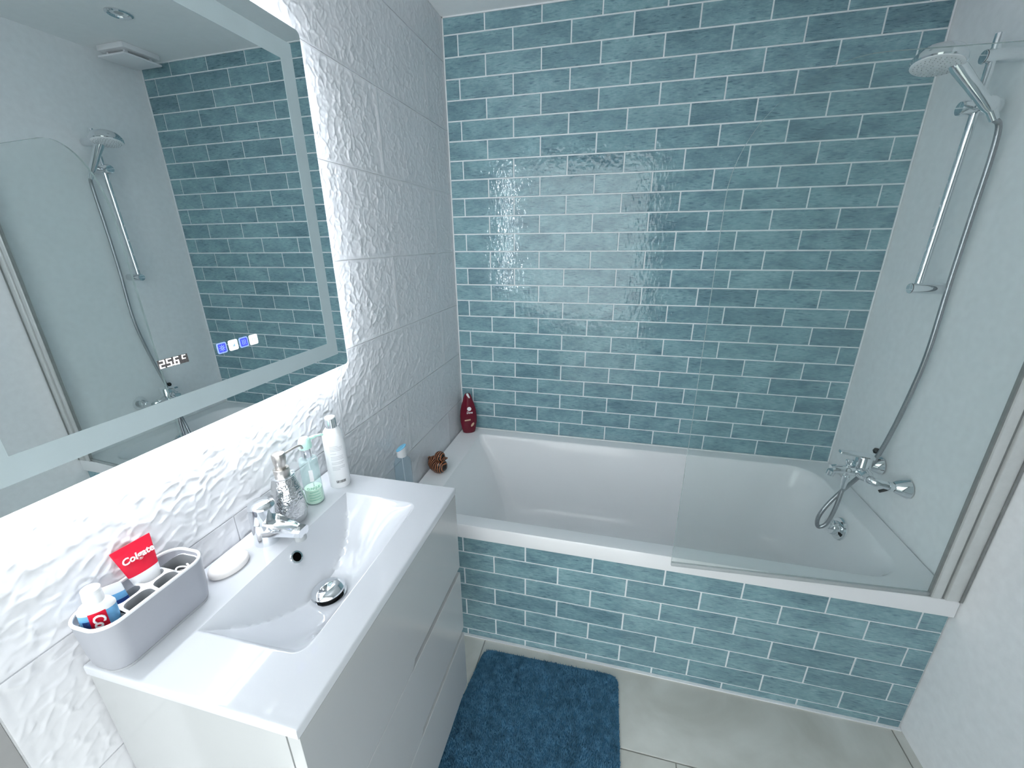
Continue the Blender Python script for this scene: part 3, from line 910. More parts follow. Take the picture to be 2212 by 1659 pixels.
# overflow in the bowl's steep back face: ring, black disc painting the hole's shade
oz = 0.845
oxx = BX0 + 0.0172
OV = Matrix.Translation((oxx, -1.318, oz)) @ Matrix.Rotation(R(54), 4, 'Y')
obj('overflow_ring', G().lathe([(0.0085, 0.0005), (0.0130, -0.002), (0.0135, 0.001), (0.0125, 0.003), (0.0095, 0.0032), (0.0085, 0.0005)], 32, OV), 'chrome', bas, world=True)
obj('overflow_shade_disc', G().lathe([(0.0, 0.0012), (0.0092, 0.0012), (0.0092, 0.0), (0, 0.0)], 24, OV), 'opening_shade', bas, world=True)

# ------------------------------------------------------------------ basin tap
TX, TY = 0.056, -1.309
t = thing('basin_tap', 'chrome single-lever basin tap at the back of the washbasin', 'tap', (TX, TY, TOP))
obj('base_body', G().lathe([(0.0, 0.0), (0.0245, 0.0), (0.0250, 0.003), (0.0235, 0.012), (0.0230, 0.046), (0.0225, 0.052), (0.0, 0.052)], 40), 'chrome', t)
tilt = Matrix.Translation((0.001, 0, 0.052)) @ Matrix.Rotation(R(7), 4, 'Y')
hd = obj('handle_cap', G().lathe([(0.0, 0.0), (0.0235, 0.0005), (0.0245, 0.004), (0.0250, 0.036), (0.0242, 0.039), (0.022, 0.0415), (0.010, 0.0445), (0.0, 0.045)], 40, tilt), 'chrome', t)
lv = G().loft([[(x, y * wdt, z + dz_) for y, dz_ in ((-1, -0.003), (1, -0.003), (1, 0.003), (-1, 0.003))] for x, wdt, z in ((0.006, 0.021, 0.034), (0.030, 0.0185, 0.036), (0.060, 0.0150, 0.042), (0.082, 0.0125, 0.047), (0.088, 0.0100, 0.0485))], mx=tilt)
obj('lever', G().loft([[(x, y * wdt, z + dz_) for y, dz_ in ((-1, -0.003), (-0.8, -0.004), (0.8, -0.004), (1, -0.003), (1, 0.003), (0.8, 0.0045), (-0.8, 0.0045), (-1, 0.003))] for x, wdt, z in ((0.016, 0.019, 0.006), (0.034, 0.0175, 0.004), (0.060, 0.0150, 0.002), (0.080, 0.0128, 0.0))], mx=tilt), 'chrome', hd)
sp = obj('spout', G().loft([[(x, y * wdt, z + dz_) for y, dz_ in ((-1, -0.006), (-0.7, -0.0105), (0.7, -0.0105), (1, -0.006), (1, 0.004), (0.7, 0.0075), (-0.7, 0.0075), (-1, 0.004))] for x, wdt, z in ((0.010, 0.0205, 0.030), (0.030, 0.0185, 0.033), (0.060, 0.0165, 0.037), (0.088, 0.0155, 0.040), (0.097, 0.0135, 0.0405))]), 'chrome', t)
obj('aerator', G().lathe([(0.0105, -0.006), (0.0115, -0.004), (0.0115, 0.008), (0, 0.008)], 24, Matrix.Translation((0.086, 0, 0.024))), 'nozzle', sp)

# =================================================================== MIRROR
MX_ = 0.035
my0, my1, mz0, mz1 = -1.662, -0.938, 1.151, 1.886
mir = thing('led_mirror', 'large backlit mirror with frosted border and lit touch buttons', 'mirror', (MX_, -1.30, 1.50), (0, R(-0.085), R(-0.69)))
a0, a1, c0, c1 = my0 + 1.30, my1 + 1.30, mz0 - 1.50, mz1 - 1.50     # local y and z
TO_X = Matrix(((0, 0, 1, 0), (1, 0, 0, 0), (0, 1, 0, 0), (0, 0, 0, 1)))     # prism XY -> local YZ, depth -> x
obj('mirror_glass', G().prism(rrect(a0, a1, c0, c1, 0.010, 6), -0.0045, 0.0, TO_X), 'mirror', mir, smooth=0)


def ring_geo(o_, i_, x0, x1):
    vv = [(x, y, z) for x in (x0, x1) for lp in (o_, i_) for y, z in lp]
    nn = len(o_); ff = []
    for i in range(nn):
        j = (i + 1) % nn
        ff += [(2 * nn + i, 2 * nn + j, 3 * nn + j, 3 * nn + i), (i, nn + i, nn + j, j), (i, j, 2 * nn + j, 2 * nn + i), (nn + i, 3 * nn + i, 3 * nn + j, nn + j)]
    q = G(); q.add(vv, ff); return q


IN0, IN1 = 0.034, 0.069
obj('frosted_border', ring_geo(rrect(a0 + IN0, a1 - IN0, c0 + IN0, c1 - IN0, 0.0006, 2), rrect(a0 + IN1, a1 - IN1, c0 + IN1, c1 - IN1, 0.0006, 2), 0.0, 0.0004), 'frost', mir, smooth=0)
hb = 0.012
hs = obj('housing', G().box(-0.0255, -0.0047, a0 + hb, a1 - hb, c0 + hb, c1 - hb), 'housing', mir, smooth=0)
for nm, bx_ in (('led_strip', (a0 + hb, a1 - hb, c0 + hb - 0.004, c0 + hb - 0.0005)), ('led_strip', (a0 + hb, a1 - hb, c1 - hb + 0.0005, c1 - hb + 0.004)),
                ('led_strip', (a0 + hb - 0.004, a0 + hb - 0.0005, c0 + hb, c1 - hb)), ('led_strip', (a1 - hb + 0.0005, a1 - hb + 0.004, c0 + hb, c1 - hb))):
    obj(nm, G().box(-0.0195, -0.0050, *bx_), 'led', hs, smooth=0)

# temperature read-out 25.6 C, seven-segment
dw = obj('display', G().box(0.0, 0.0004, -0.0245, 0.0245, -0.0072, 0.0072, mx=Matrix.Translation((0, -0.0765, -0.2212))), 'display', mir, smooth=0, label='dark temperature display reading 25.6 degrees C')
SEG = {'a': (0, 1, 1, 1), 'b': (1, 0.5, 1, 1), 'c': (1, 0, 1, 0.5), 'd': (0, 0, 1, 0), 'e': (0, 0, 0, 0.5), 'f': (0, 0.5, 0, 1), 'g': (0, 0.5, 1, 0.5)}


def digit(s, yc, zc, wd, ht, th):
    q = G()
    for k in s:
        xa, ya, xb, yb = SEG[k]
        sl_ = 0.10
        pa = (yc + (xa - 0.5) * wd + (ya - 0.5) * ht * sl_, zc + (ya - 0.5) * ht); pb = (yc + (xb - 0.5) * wd + (yb - 0.5) * ht * sl_, zc + (yb - 0.5) * ht)
        q.box(0.0005, 0.0009, min(pa[0], pb[0]) - th, max(pa[0], pb[0]) + th, min(pa[1], pb[1]) - th, max(pa[1], pb[1]) + th)
    return q


for nm, s, yc, zc, wd, ht in (('digit_two', 'abged', -0.0950, -0.2212, 0.0062, 0.0115), ('digit_five', 'afgcd', -0.0840, -0.2212, 0.0062, 0.0115), ('digit_six', 'afgedc', -0.0720, -0.2212, 0.0062, 0.0115), ('letter_c', 'afge', -0.0590, -0.2182, 0.0048, 0.0055)):
    if nm == 'letter_c':
        q = digit('afed', yc, zc, wd, ht, 0.00055)
    else:
        q = digit(s, yc, zc, wd, ht, 0.00065)
    obj(nm, q, 'digit', dw, smooth=0)
obj('decimal_point', G().box(0.0005, 0.0009, -0.0790, -0.0775, -0.2275, -0.2260), 'digit', dw, smooth=0)

# four touch buttons
for i, (yc, lit) in enumerate(((0.0130, 'blue'), (0.0370, 'white'), (0.0605, 'blue'), (0.0835, 'white'))):
    zc = -0.2210
    s_ = 0.0098
    fr = obj('touch_button', G().prism(rrect(yc - s_, yc + s_, zc - s_, zc + s_, 0.003, 5), 0.0, 0.0004, TO_X), 'blue_pale' if lit == 'blue' else 'white_lit', mir, smooth=0,
             label='blue lit touch button' if lit == 'blue' else 'white lit touch button')
    s2 = s_ - 0.0020
    inn = obj('button_field', G().prism(rrect(yc - s2, yc + s2, zc - s2, zc + s2, 0.002, 5), 0.0004, 0.0006, TO_X), 'blue_lit' if lit == 'blue' else 'white_lit', fr, smooth=0)
    q = G()
    if i == 0:
        for k in range(8):
            an = R(45 * k)
            q.box(0.0006, 0.0008, 0.0026, 0.0062, -0.0005, 0.0005, mx=Matrix.Translation((0, yc, zc)) @ Matrix.Rotation(an, 4, 'X'))
        q.add(*[list(z_) for z_ in (ring_geo(rrect(-0.0026, 0.0026, -0.0026, 0.0026, 0.0025, 5), rrect(-0.0015, 0.0015, -0.0015, 0.0015, 0.0014, 5), 0.0006, 0.0008).v, ring_geo(rrect(-0.0026, 0.0026, -0.0026, 0.0026, 0.0025, 5), rrect(-0.0015, 0.0015, -0.0015, 0.0015, 0.0014, 5), 0.0006, 0.0008).f)], mx=Matrix.Translation((0, yc, zc)))
    elif i == 1:
        rg = ring_geo(rrect(-0.0056, 0.0056, -0.0056, 0.0056, 0.0015, 4), rrect(-0.0050, 0.0050, -0.0050, 0.0050, 0.001, 4), 0.0006, 0.0008)
        q.add(rg.v, rg.f, Matrix.Translation((0, yc, zc)))
        q.prism([(-0.003, -0.003), (0.003, -0.003), (0.003, 0.0032)], 0.0006, 0.0008, Matrix.Translation((0, yc, zc)) @ TO_X)
    elif i == 2:
        for k in (-1, 0, 1):
            q.tube([(0.0007, yc + k * 0.0034 + 0.0006 * math.sin(m_ * 1.6), zc - 0.005 + m_ * 0.00125) for m_ in range(9)], 0.00055, 5)
    else:
        rg = ring_geo(rrect(-0.0056, 0.0056, -0.0056, 0.0056, 0.0015, 4), rrect(-0.0050, 0.0050, -0.0050, 0.0050, 0.001, 4), 0.0006, 0.0008)
        q.add(rg.v, rg.f, Matrix.Translation((0, yc, zc)))
        q.box(0.0006, 0.0008, -0.0035, -0.0025, -0.003, 0.003, mx=Matrix.Translation((0, yc, zc))).box(0.0006, 0.0008, 0.0022, 0.0034, -0.0035, 0.0028, mx=Matrix.Translation((0, yc, zc))).box(0.0006, 0.0008, -0.0028, 0.0008, 0.002, 0.003, mx=Matrix.Translation((0, yc, zc)))
    obj('icon', q, 'blue_pale' if lit == 'blue' else 'icon_grey', inn, smooth=0)

# =================================================================== THINGS ON THE WASHBASIN
# ------------------------------------------------------------------ soap bar
lp = []
for s_, z in ((0.80, 0.0), (0.95, 0.002), (1.0, 0.005), (1.0, 0.0105), (0.97, 0.0135), (0.88, 0.0155), (0.55, 0.0168), (0.2, 0.0172)):
    lp.append([(s_ * 0.0265 * math.cos(a), s_ * 0.037 * math.sin(a), z) for a in np.linspace(0, 2 * math.pi, 41)[:-1]])
sb = obj('soap_bar', G().loft(lp), 'soap', smooth=60)
sb.location = (0.046, -1.392, TOP); sb.rotation_euler = (0, 0, R(-8))
tag(sb, 'oval cream bar of soap lying between organiser tray and basin tap', 'soap')

# ------------------------------------------------------------------ hammered dispenser
t = thing('soap_dispenser', 'hammered silver soap dispenser with brushed steel pump behind the tap', 'soap dispenser', (0.056, -1.238, TOP))
prof = [(0.0, 0.0), (0.029, 0.0), (0.0325, 0.004), (0.0350, 0.018), (0.0352, 0.034), (0.0335, 0.056), (0.0295, 0.080), (0.0245, 0.102), (0.0215, 0.113)]
g = G(); nseg = 176
fine = []
zs_ = np.array([p[1] for p in prof]); rs_ = np.array([p[0] for p in prof])
loops = []
for z in np.linspace(0.0, 0.113, 112):
    r_ = float(np.interp(z, zs_[1:], rs_[1:])) if z > 0 else 0.029
    an = np.linspace(0, 2 * math.pi, nseg + 1)[:-1]
    f1, f2, am = worley(an * 0.033 + 5, np.full_like(an, z) + 2, 0.0046, 3.3)
    rr_ = r_ - 0.0011 * np.clip(0.75 - f1, 0, 1) * (1 if 0.006 < z < 0.108 else 0)
    loops.append([(r * math.cos(a), r * math.sin(a), z) for r, a in zip(rr_, an)])
g.loft(loops)
obj('bottle', g, 'hammered', t, smooth=50, label='hammered silver body')
obj('collar_rim', G().lathe([(0.0205, 0.112), (0.0235, 0.1125), (0.0245, 0.115), (0.0235, 0.1175), (0.015, 0.118), (0, 0.118)], 40), 'chrome', t)
obj('pump_collar', G().lathe([(0.0, 0.117), (0.0155, 0.117), (0.0160, 0.119), (0.0160, 0.131), (0.0145, 0.133), (0, 0.133)], 36), 'brushed', t)
ph = obj('pump_head', G().lathe([(0.0105, 0.131), (0.0110, 0.140), (0.0130, 0.144), (0.0140, 0.164), (0.0125, 0.168), (0.006, 0.1695), (0.0, 0.170)], 36), 'brushed', t)
obj('nozzle', G().tube(smooth_path([(0.004, 0.006, 0.160), (0.008, 0.022, 0.163), (0.013, 0.042, 0.1645), (0.015, 0.050, 0.161), (0.0155, 0.052, 0.154)], 5), 0.0028, 10), 'brushed', ph)

# ------------------------------------------------------------------ mint pump bottle
t = thing('pump_bottle', 'clear mint green lotion bottle with pale green pump', 'bottle', (0.062, -1.166, TOP))
bd = obj('bottle', G().lathe([(0.0, 0.0), (0.0195, 0.0), (0.0212, 0.002), (0.0215, 0.010), (0.0205, 0.060), (0.0205, 0.112), (0.0195, 0.1165), (0.0150, 0.1185), (0.0118, 0.119)], 40), 'mint_body', t)
obj('lotion', G().lathe([(0.0, 0.003), (0.0185, 0.003), (0.0200, 0.008), (0.0192, 0.040), (0.0, 0.040)], 36), 'mint_liquid', bd)
obj('dip_tube', G().tube([(0.003, 0.002, 0.006), (0, 0, 0.118)], 0.0014, 8), 'plastic_white', bd)
obj('pump_collar', G().lathe([(0.0, 0.115), (0.0110, 0.115), (0.0115, 0.117), (0.0115, 0.144), (0.010, 0.145), (0, 0.145)], 32), 'chrome', t)
ph = obj('pump_head', G().lathe([(0.0, 0.144), (0.0135, 0.144), (0.0148, 0.147), (0.0142, 0.158), (0.0125, 0.166), (0.009, 0.170), (0.0, 0.171)], 32), 'mint_cap', t)
obj('nozzle', G().tube(smooth_path([(0.004, 0.008, 0.163), (0.010, 0.022, 0.164), (0.016, 0.036, 0.163), (0.018, 0.040, 0.160)], 5), [0.0042] * 6 + [0.003] * 10, 10), 'mint_cap', ph)
# its lettering faces the camera: emblem, name, and small lines
FA = R(-45)                                            # facing direction (azimuth of camera from the bottle)
def face(r, z, az=FA):
    """frame on a vertical cylinder: local X to the right, Y up, Z outwards"""
    return Matrix.Rotation(az, 4, 'Z') @ Matrix(((0, 0, 1, r), (1, 0, 0, 0), (0, 1, 0, z), (0, 0, 0, 1)))
obj('emblem', patch_bend(0.0085, 0.030, 0.0207, face(0.0207, 0.080)), 'print_white', bd)
g = text_geo('CLINIQUE', 0.0090, face(0.0211, 0.046), bend=0.0211, width=0.030)
obj('lettering', g, 'text_green', bd, smooth=0)
g = G()
for k, ww in enumerate((0.020, 0.026, 0.024, 0.028)):
    q = patch_bend(ww, 0.0011, 0.0217, face(0.0217, 0.036 - 0.0072 * k)); g.add(q.v, q.f)
obj('small_print', g, 'text_green', bd, smooth=0)

# ------------------------------------------------------------------ white bottle
t = thing('lotion_bottle', 'tall white lotion bottle with silver cap and barcode on the back', 'bottle', (0.074, -1.085, TOP))
bd = obj('bottle', G().lathe([(0.0, 0.0), (0.0235, 0.0), (0.0250, 0.0025), (0.0250, 0.132), (0.0242, 0.142), (0.0205, 0.153), (0.0150, 0.160), (0.0125, 0.162), (0.0, 0.162)], 44), 'plastic_white', t)
cp = obj('cap', G().lathe([(0.0, 0.161), (0.0128, 0.161), (0.0128, 0.185), (0.0120, 0.186), (0.0, 0.186)], 36), 'chrome', t)
obj('cap_top', G().lathe([(0.0122, 0.1855), (0.0126, 0.187), (0.0118, 0.189), (0.0, 0.1895)], 36), 'plastic_white', cp)
g = G()
for k in range(17):
    ww = (0.020, 0.031, 0.030, 0.028, 0.0, 0.014, 0.0, 0.030, 0.029, 0.031, 0.0, 0.030, 0.027, 0.0, 0.031, 0.030, 0.018)[k]
    if not ww: continue
    q = patch_bend(ww, 0.0009, 0.0251, face(0.0251, 0.118 - 0.0040 * k, FA + (ww - 0.031) / 2 / 0.0251)); g.add(q.v, q.f)
obj('small_print', g, 'text_grey', bd, smooth=0)
g = G(); xx = -0.011
while xx < 0.011:
    ww = random.choice((0.0005, 0.0009, 0.0014))
    g.box(0, ww, 0, 0.0070, 0.0, 0.0004, mx=face(0.0250, 0.016, FA + xx / 0.025))
    xx += ww + random.choice((0.0006, 0.0011))
obj('barcode', g, 'black', bd, smooth=0)

# ------------------------------------------------------------------ organiser tray
OX, OY = 0.042, -1.5255
t = thing('organiser_tray', 'pale grey plastic toothbrush organiser with six pockets on the basin corner', 'organiser', (OX, OY, TOP))
HX, HY, HT = 0.037, 0.078, 0.090


def tl(off, z, r=0.026):
    return z3(rrect(-HX - off, HX + off, -HY - off, HY + off, max(0.004, r + off), 9), z)


loops = [tl(-0.005, 0.0062), tl(-0.003, 0.0064), tl(-0.0015, 0.009), tl(0.001, 0.030), tl(0.0028, 0.075), tl(0.003, HT - 0.001), tl(0.0022, HT), tl(0.0008, HT), tl(0.0004, HT - 0.003)]
loops += [tl(-0.0006, 0.050), tl(-0.003, 0.012), tl(-0.006, 0.0105)]
obj('outer_shell', G().loft(loops), 'organiser', t)
obj('base_plate', G().loft([tl(-0.0065, 0.0), tl(-0.0045, 0.0), tl(-0.0022, 0.006), tl(-0.004, 0.0064)]), 'plastic_grey', t)
obj('rim', G().loft([tl(0.0034, HT - 0.0035), tl(0.0036, HT - 0.0005), tl(0.0026, HT + 0.0006), tl(0.0004, HT + 0.0006), tl(-0.0004, HT - 0.0005), tl(-0.0002, HT - 0.0035)], cap0=False, cap1=False), 'rim_white', t)
# inner insert: one sheet with six rounded pockets, its top dips towards the long sides
hz = HT - 0.010


def dip(lp_):
    return [(x, y, hz - 0.012 * max(0.0, (abs(x) - 0.010) / (HX - 0.010)) ** 2) for x, y in lp_]


gi = G(); gt = G()
for (xa, xb, ya, yb) in ((-HX, HX, -HY, -0.0365), (-HX, 0, -0.0365, 0.0065), (0, HX, -0.0365, 0.0065), (-HX, 0, 0.0065, 0.0430), (0, HX, 0.0065, 0.0430), (-HX, HX, 0.0430, HY)):
    ro, ri = [0.0004] * 4, [0.011] * 4
    if ya < -0.07: ro[0] = ro[1] = 0.025; ri[0] = ri[1] = 0.022
    if yb > 0.07: ro[2] = ro[3] = 0.025; ri[2] = ri[3] = 0.022
    m_ = 0.0024
    e = [m_ if abs(q) < 0.036 or abs(q) > 0.05 else m_ for q in (xa, xb, ya, yb)]
    o_ = rrect(xa, xb, ya, yb, ro, 7)
    i_ = rrect(xa + m_, xb - m_, ya + m_, yb - m_, ri, 7)
    gt.loft([dip(o_), dip(i_)], cap0=False, cap1=False)
    l2 = [(x, y, z - 0.002) for x, y, z in dip(rrect(xa + m_ + 0.001, xb - m_ - 0.001, ya + m_ + 0.001, yb - m_ - 0.001, [q * 0.9 for q in ri], 7))]
    gi.loft([dip(i_), l2, z3(rrect(xa + m_ + 0.003, xb - m_ - 0.003, ya + m_ + 0.003, yb - m_ - 0.003, [q * 0.75 for q in ri], 7), 0.014)], cap0=False, cap1=True)
obj('pocket_walls', gi, 'organiser_in', t)
obj('divider_top', gt, 'rim_white', t, smooth=60)
# coil of cream string in the far pocket
sg = G().tube(smooth_path([(0.012 * math.cos(a) * (1 + 0.15 * math.sin(a * 2.3)), 0.060 + 0.008 * math.sin(a), hz - 0.028 + 0.0012 * a) for a in np.linspace(0, 14, 30)], 4), 0.0016, 7)
st_ = obj('string_coil', sg, 'soap')
st_.location = (OX, OY, TOP)
tag(st_, 'small coil of cream string in the far organiser pocket', 'string')


# ------------------------------------------------------------------ toothpaste tubes
def tube_body(w_, r_, ln, n_=28, m_=14):
    """tube from round shoulder (z=0) to flat crimp (z=ln); flat along X"""
    loops_ = []
    for i in range(m_ + 1):
        u_ = i / m_
        ax_, ay_ = r_ + (w_ / 2 - r_) * u_, max(0.0007, r_ * (1 - u_) ** 0.8)
        loops_.append([(ax_ * math.cos(a), ay_ * math.sin(a), ln * u_) for a in np.linspace(0, 2 * math.pi, n_ + 1)[:-1]])
    return loops_


# A: crimp up, red end with the name
FRN = Matrix(((1, 0, 0, 0), (0, 0, -1, 0), (0, 1, 0, 0), (0, 0, 0, 1)))
t = thing('toothpaste_tube', 'toothpaste tube standing crimp up with a red end in the organiser', 'toothpaste', (OX - 0.0185, OY + 0.0255, TOP + 0.0255))
t.rotation_euler = (Matrix.Rotation(R(78), 3, 'Z') @ Matrix.Rotation(R(-3), 3, 'Y') @ Matrix.Rotation(R(-6), 3, 'X')).to_euler()
AL = 0.116
lp = tube_body(0.053, 0.0125, AL)
ia = 8
obj('lower_body', G().loft(lp[:ia + 1], cap1=False), 'print_white', t)
red = obj('red_end', G().loft(lp[ia:-1], cap0=False, cap1=False), 'red', t)
obj('crimp', G().loft([lp[-2], lp[-1], [(x, y, z + 0.003) for x, y, z in lp[-1]]], cap0=False), 'red', t)
obj('lettering', text_geo('Colgate', 0.0150, Matrix.Translation((0.001, -0.0044, AL * 0.825)) @ Matrix.Rotation(R(-7), 4, 'X') @ FRN, shear=0.18, bold=0.0003, width=0.042, depth=0.0008), 'print_white', red, smooth=0)
obj('cap', G().lathe([(0, -0.012), (0.008, -0.012), (0.0085, -0.001), (0.010, 0.0), (0.0123, 0.001)], 24), 'print_white', t)

# B: white and blue tube in the next pocket
t = thing('toothpaste_tube', 'white and blue toothpaste tube leaning in the pocket beside the red one', 'toothpaste', (OX - 0.0185, OY - 0.0165, TOP + 0.026))
t.rotation_euler = (Matrix.Rotation(R(38), 3, 'Z') @ Matrix.Rotation(R(-10), 3, 'Y') @ Matrix.Rotation(R(-3), 3, 'X')).to_euler()
lp = tube_body(0.032, 0.0105, 0.076)
bd = obj('body', G().loft(lp[:12], cap1=False), 'tube_blue', t)
obj('upper_end', G().loft(lp[11:]), 'print_white', t)
obj('navy_band', G().loft([[(x * 1.01, y * 1.03, z) for x, y, z in q] for q in lp[6:10]], cap0=False, cap1=False), 'tube_navy', bd)
obj('cap', G().lathe([(0, -0.010), (0.008, -0.010), (0.0085, -0.001), (0.0103, 0.001)], 20), 'print_white', t)

# C: cap up, in the near pocket
t = thing('toothpaste_tube', 'blue and red toothpaste tube with white cap up, nearest in the organiser', 'toothpaste', (OX - 0.006, OY - 0.0575, TOP + 0.0145))
t.rotation_euler = (Matrix.Rotation(R(56), 3, 'Z') @ Matrix.Rotation(R(3), 3, 'Y') @ Matrix.Rotation(R(2), 3, 'X')).to_euler()
CL = 0.088


def shut(lp_):
    return [[(x, y, CL - z) for x, y, z in q] for q in lp_]


def cbody(u_):
    """round-cornered flat tube: wide shoulder at the top, flat crimp at the bottom"""
    return [((0.0205 + 0.001 * u_) * math.cos(a), max(0.0008, 0.0125 * (1 - u_) ** 0.7) * math.sin(a), CL * (1 - u_)) for a in np.linspace(0, 2 * math.pi, 41)[:-1]]


lp = [cbody(u_) for u_ in np.linspace(0, 1, 15)]
bd = obj('body', G().loft(lp), 'tube_blue', t)


def skin(i0, i1, j0, j1, k):
    vv = [(x, y * k - 0.0002, z) for q in lp[i0:i1] for x, y, z in q[j0:j1]]
    kk = j1 - j0
    g_ = G(); g_.add(vv, [(i * kk + j, i * kk + j + 1, (i + 1) * kk + j + 1, (i + 1) * kk + j) for i in range(i1 - i0 - 1) for j in range(kk - 1)])
    return g_


obj('red_panel', skin(0, 12, 27, 34, 1.03), 'red', bd)
obj('navy_stripe', skin(2, 12, 24, 28, 1.025), 'tube_navy', bd)
g = text_geo('Colgate', 0.0185, Matrix.Translation((0.0008, -0.0136, 0.056)) @ Matrix.Rotation(R(5), 4, 'X') @ FRN @ Matrix.Rotation(R(-90), 4, 'Z'), bold=0.0003, shear=0.15, depth=0.0008, width=0.060)
obj('lettering', g, 'print_white', bd, smooth=0)
obj('shoulder', G().loft([[(a_ * math.cos(q), b_ * math.sin(q), z) for q in np.linspace(0, 2 * math.pi, 41)[:-1]] for a_, b_, z in ((0.0207, 0.0127, 0.086), (0.0205, 0.0128, 0.090), (0.0170, 0.0120, 0.096), (0.0100, 0.0095, 0.1005), (0.0085, 0.0085, 0.102))]), 'print_white', t, smooth=60)
cp = obj('cap', G().lathe([(0.0, 0.100), (0.0112, 0.100), (0.0114, 0.102), (0.0108, 0.115), (0.0100, 0.1163), (0, 0.1165)], 32), 'print_white', t)
obj('flip_lid', G().lathe([(0.0, 0.1167), (0.0106, 0.1167), (0.0106, 0.1215), (0.0095, 0.1225), (0, 0.1227)], 32), 'print_white', cp)

# =================================================================== THINGS ON THE BATH'S EDGE
# maroon shower gel
t = thing('shower_gel_bottle', 'maroon shower gel bottle standing in the corner of the bath', 'bottle', (0.053, -0.062, RIM), (0, 0, R(24)))
pf = [(0.026, 0.013, 0.0), (0.031, 0.0165, 0.003), (0.036, 0.0185, 0.025), (0.0415, 0.0200, 0.060), (0.0425, 0.0200, 0.090), (0.039, 0.0185, 0.125), (0.032, 0.0160, 0.155), (0.024, 0.0135, 0.178)]
bd = obj('bottle', G().loft([[(a * math.cos(q), b * math.sin(q), z) for q in np.linspace(0, 2 * math.pi, 37)[:-1]] for a, b, z in pf]), 'maroon', t, smooth=60)
cp = obj('cap', G().loft([[(a * math.cos(q), b * math.sin(q), z) for q in np.linspace(0, 2 * math.pi, 33)[:-1]] for a, b, z in ((0.0242, 0.0137, 0.1782), (0.0205, 0.0125, 0.192), (0.0155, 0.010, 0.206), (0.011, 0.008, 0.213))]), 'maroon', t, smooth=60)
obj('cap_tip', G().lathe([(0.0, 0.0), (0.0062, 0.0), (0.0062, 0.022), (0.004, 0.026), (0, 0.0265)], 16, Matrix.Translation((0.0075, -0.0062, 0.191)) @ Matrix.Rotation(R(-24), 4, 'Y')), 'print_white', cp)


def gel_face(x, z):
    return Matrix.Translation((x, -0.0203, z)) @ FRN


obj('emblem', G().prism([(0.0105 * math.cos(a), 0.0105 * math.sin(a) * 0.95) for a in np.linspace(0, 2 * math.pi, 25)[:-1]], 0, 0.0008, Matrix.Translation((0.0045, -0.0186, 0.136)) @ Matrix.Rotation(R(-13), 4, 'X') @ FRN), 'print_white', bd, smooth=0)
obj('lettering', text_geo('Dove', 0.017, Matrix.Translation((0.0055, -0.0192, 0.116)) @ Matrix.Rotation(R(-8), 4, 'X') @ FRN, shear=0.25, depth=0.0006, bold=0.0003, width=0.030), 'print_white', bd, smooth=0)
obj('label_strip', G().box(-0.015, 0.015, -0.0035, 0.0035, 0, 0.0008, mx=gel_face(-0.006, 0.076) @ Matrix.Rotation(R(6), 4, 'Z')), 'gold', bd, smooth=0)
obj('leaf_print', G().prism([(0.0055 * math.cos(a), 0.013 * math.sin(a)) for a in np.linspace(0, 2 * math.pi, 21)[:-1]], 0, 0.0008, gel_face(0.018, 0.050) @ Matrix.Rotation(R(-35), 4, 'Z')), 'gold', bd, smooth=0)

# clear bottle with slanted blue cap, half hidden behind the basin
t = thing('clear_bottle', 'transparent bottle with slanted sky blue cap behind the basin corner', 'bottle', (0.041, -0.718, RIM), (0, 0, R(20)))
obj('bottle', G().loft([z3(rrect(-a, a, -b, b, min(a, b) * 0.8, 8), z) for a, b, z in ((0.026, 0.017, 0.0), (0.030, 0.020, 0.003), (0.030, 0.020, 0.190), (0.026, 0.018, 0.205), (0.014, 0.013, 0.217), (0.012, 0.012, 0.222))]), 'clear_plastic', t, smooth=50)
obj('straw', G().tube([(0.004, 0, 0.01), (0, 0, 0.225)], 0.0018, 8), 'plastic_white', t)
cp = obj('cap', G().loft([[(0.0165 * math.cos(q), 0.0165 * math.sin(q), z0_ + k * 0.010 * math.cos(q)) for q in np.linspace(0, 2 * math.pi, 33)[:-1]] for z0_, k in ((0.217, 0), (0.220, 0), (0.237, 0.1), (0.246, 1.0))]), 'plastic_white', t, smooth=40)
obj('cap_lid', G().loft([[(r_ * math.cos(q), r_ * math.sin(q), z0_ + 0.0100 * r_ / 0.0165 * math.cos(q)) for q in np.linspace(0, 2 * math.pi, 33)[:-1]] for r_, z0_ in ((0.0168, 0.2464), (0.0178, 0.249), (0.0165, 0.2515))]), 'sky_cap', cp, smooth=40)

# striped rubber duck
t = thing('rubber_duck', 'brown and black tiger-striped rubber duck on the bath rim', 'rubber duck', (0.050, -0.452, RIM), (0, 0, R(-18)))
t.scale = (1.12, 1.12, 1.12)
loops = []
for u_ in np.linspace(0, 1, 15):
    a = math.pi * u_
    z = 0.026 - 0.026 * math.cos(a)
    rr_ = math.sin(a) ** 0.8 if 0 < u_ < 1 else 0.02
    z = max(z, 0.0)
    loops.append([(0.040 * max(rr_, 0.55 if u_ < 0.3 else 0.02) * math.cos(q) * (1.0 if math.cos(q) > 0 else 1.08), 0.030 * max(rr_, 0.55 if u_ < 0.3 else 0.02) * math.sin(q), z + (0.012 * max(0, -math.cos(q)) ** 2 * u_)) for q in np.linspace(0, 2 * math.pi, 29)[:-1]])
bd = obj('body', G().loft(loops), 'stripes', t, smooth=70)
hdg = G().lathe([(0.0, -0.0205)] + [(0.0205 * math.sin(R(a)), -0.0205 * math.cos(R(a))) for a in range(15, 180, 15)] + [(0.0, 0.0205)], 28, Matrix.Translation((0.012, 0, 0.066)))
hd = obj('head', hdg, 'stripes', t, smooth=70)
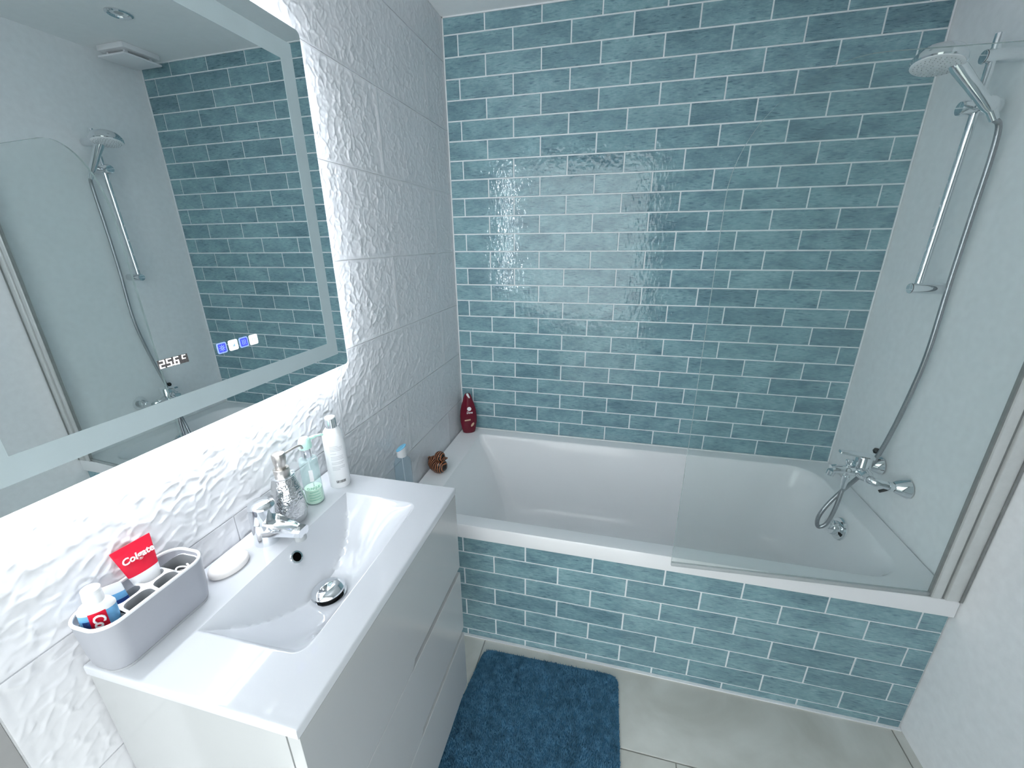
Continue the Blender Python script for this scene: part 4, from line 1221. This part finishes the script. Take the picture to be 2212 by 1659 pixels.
obj('bill', G().loft([[(x, y * w_, z0_ + s_ * h_) for y, s_ in ((-1, 0), (-0.6, 0.8), (0, 1), (0.6, 0.8), (1, 0), (0.6, -0.7), (0, -0.9), (-0.6, -0.7))] for x, w_, h_, z0_ in ((0.028, 0.010, 0.007, 0.063), (0.036, 0.0115, 0.006, 0.063), (0.043, 0.0110, 0.0045, 0.065), (0.047, 0.006, 0.003, 0.067))]), 'stripes', hd, smooth=60)
obj('tail', G().loft([[(x, y * w_, z0_ + s_ * h_) for y, s_ in ((-1, 0), (-0.6, 0.8), (0, 1), (0.6, 0.8), (1, 0), (0.6, -0.7), (0, -0.9), (-0.6, -0.7))] for x, w_, h_, z0_ in ((-0.026, 0.018, 0.010, 0.034), (-0.036, 0.013, 0.007, 0.041), (-0.044, 0.006, 0.003, 0.048))]), 'stripes', bd, smooth=60)

# =================================================================== BATH MAT
mt = thing('bath_mat', 'blue deep-pile bath mat on the floor beside the vanity', 'bath mat', (0.602, -1.12, 0.0), (0, 0, R(1.2)))
MW, ML = 0.488, 0.64
ol = rrect(-MW / 2, MW / 2, -ML / 2, ML / 2, 0.030, 8)
ol = [(x - 0.14 * (0.5 - x / MW) * (ML / 2 - y), y) for x, y in ol]       # the mat spreads a little on the cabinet side
obj('backing', G().prism(ol, 0.0, 0.008), 'mat_base', mt)
N = 30000
px = RNG.uniform(-MW / 2, MW / 2, N); py = RNG.uniform(-ML / 2, ML / 2, N)
qx = np.clip(np.abs(px) - (MW / 2 - 0.03), 0, None); qy = np.clip(np.abs(py) - (ML / 2 - 0.03), 0, None)
ok = np.hypot(qx, qy) < 0.03
px, py = px[ok], py[ok]; N = len(px)
ht = 0.010 + 0.006 * RNG.random(N) + 0.0035 * (vnoise(px + 5, py + 5, 0.05, 1.0) - 0.5)
edge = np.minimum(MW / 2 - np.abs(px), ML / 2 - np.abs(py))
ht = ht * np.clip(0.55 + edge / 0.03, 0, 1)
px = px - 0.14 * (0.5 - px / MW) * (ML / 2 - py)
ang = RNG.uniform(0, 2 * math.pi, N); lean = 0.006 * RNG.random(N)
rad_ = 0.0016 + 0.0009 * RNG.random(N)
V = np.zeros((N, 5, 3))
for k in range(4):
    a = ang + k * math.pi / 2
    V[:, k] = np.stack([px + rad_ * np.cos(a), py + rad_ * np.sin(a), np.full(N, 0.006)], 1)
V[:, 4] = np.stack([px + lean * np.cos(ang * 3), py + lean * np.sin(ang * 3), 0.006 + ht], 1)
idx = (np.arange(N) * 5)[:, None]
F = np.concatenate([idx + np.array([[k, (k + 1) % 4, 4]]) for k in range(4)])
me = bpy.data.meshes.new('pile')
me.from_pydata(V.reshape(-1, 3).tolist(), [], F.tolist())
me.polygons.foreach_set('use_smooth', [True] * len(me.polygons))
me.materials.append(M['mat_blue'])
po = bpy.data.objects.new('pile', me); C.objects.link(po); po.parent = mt
po['kind'] = 'stuff'
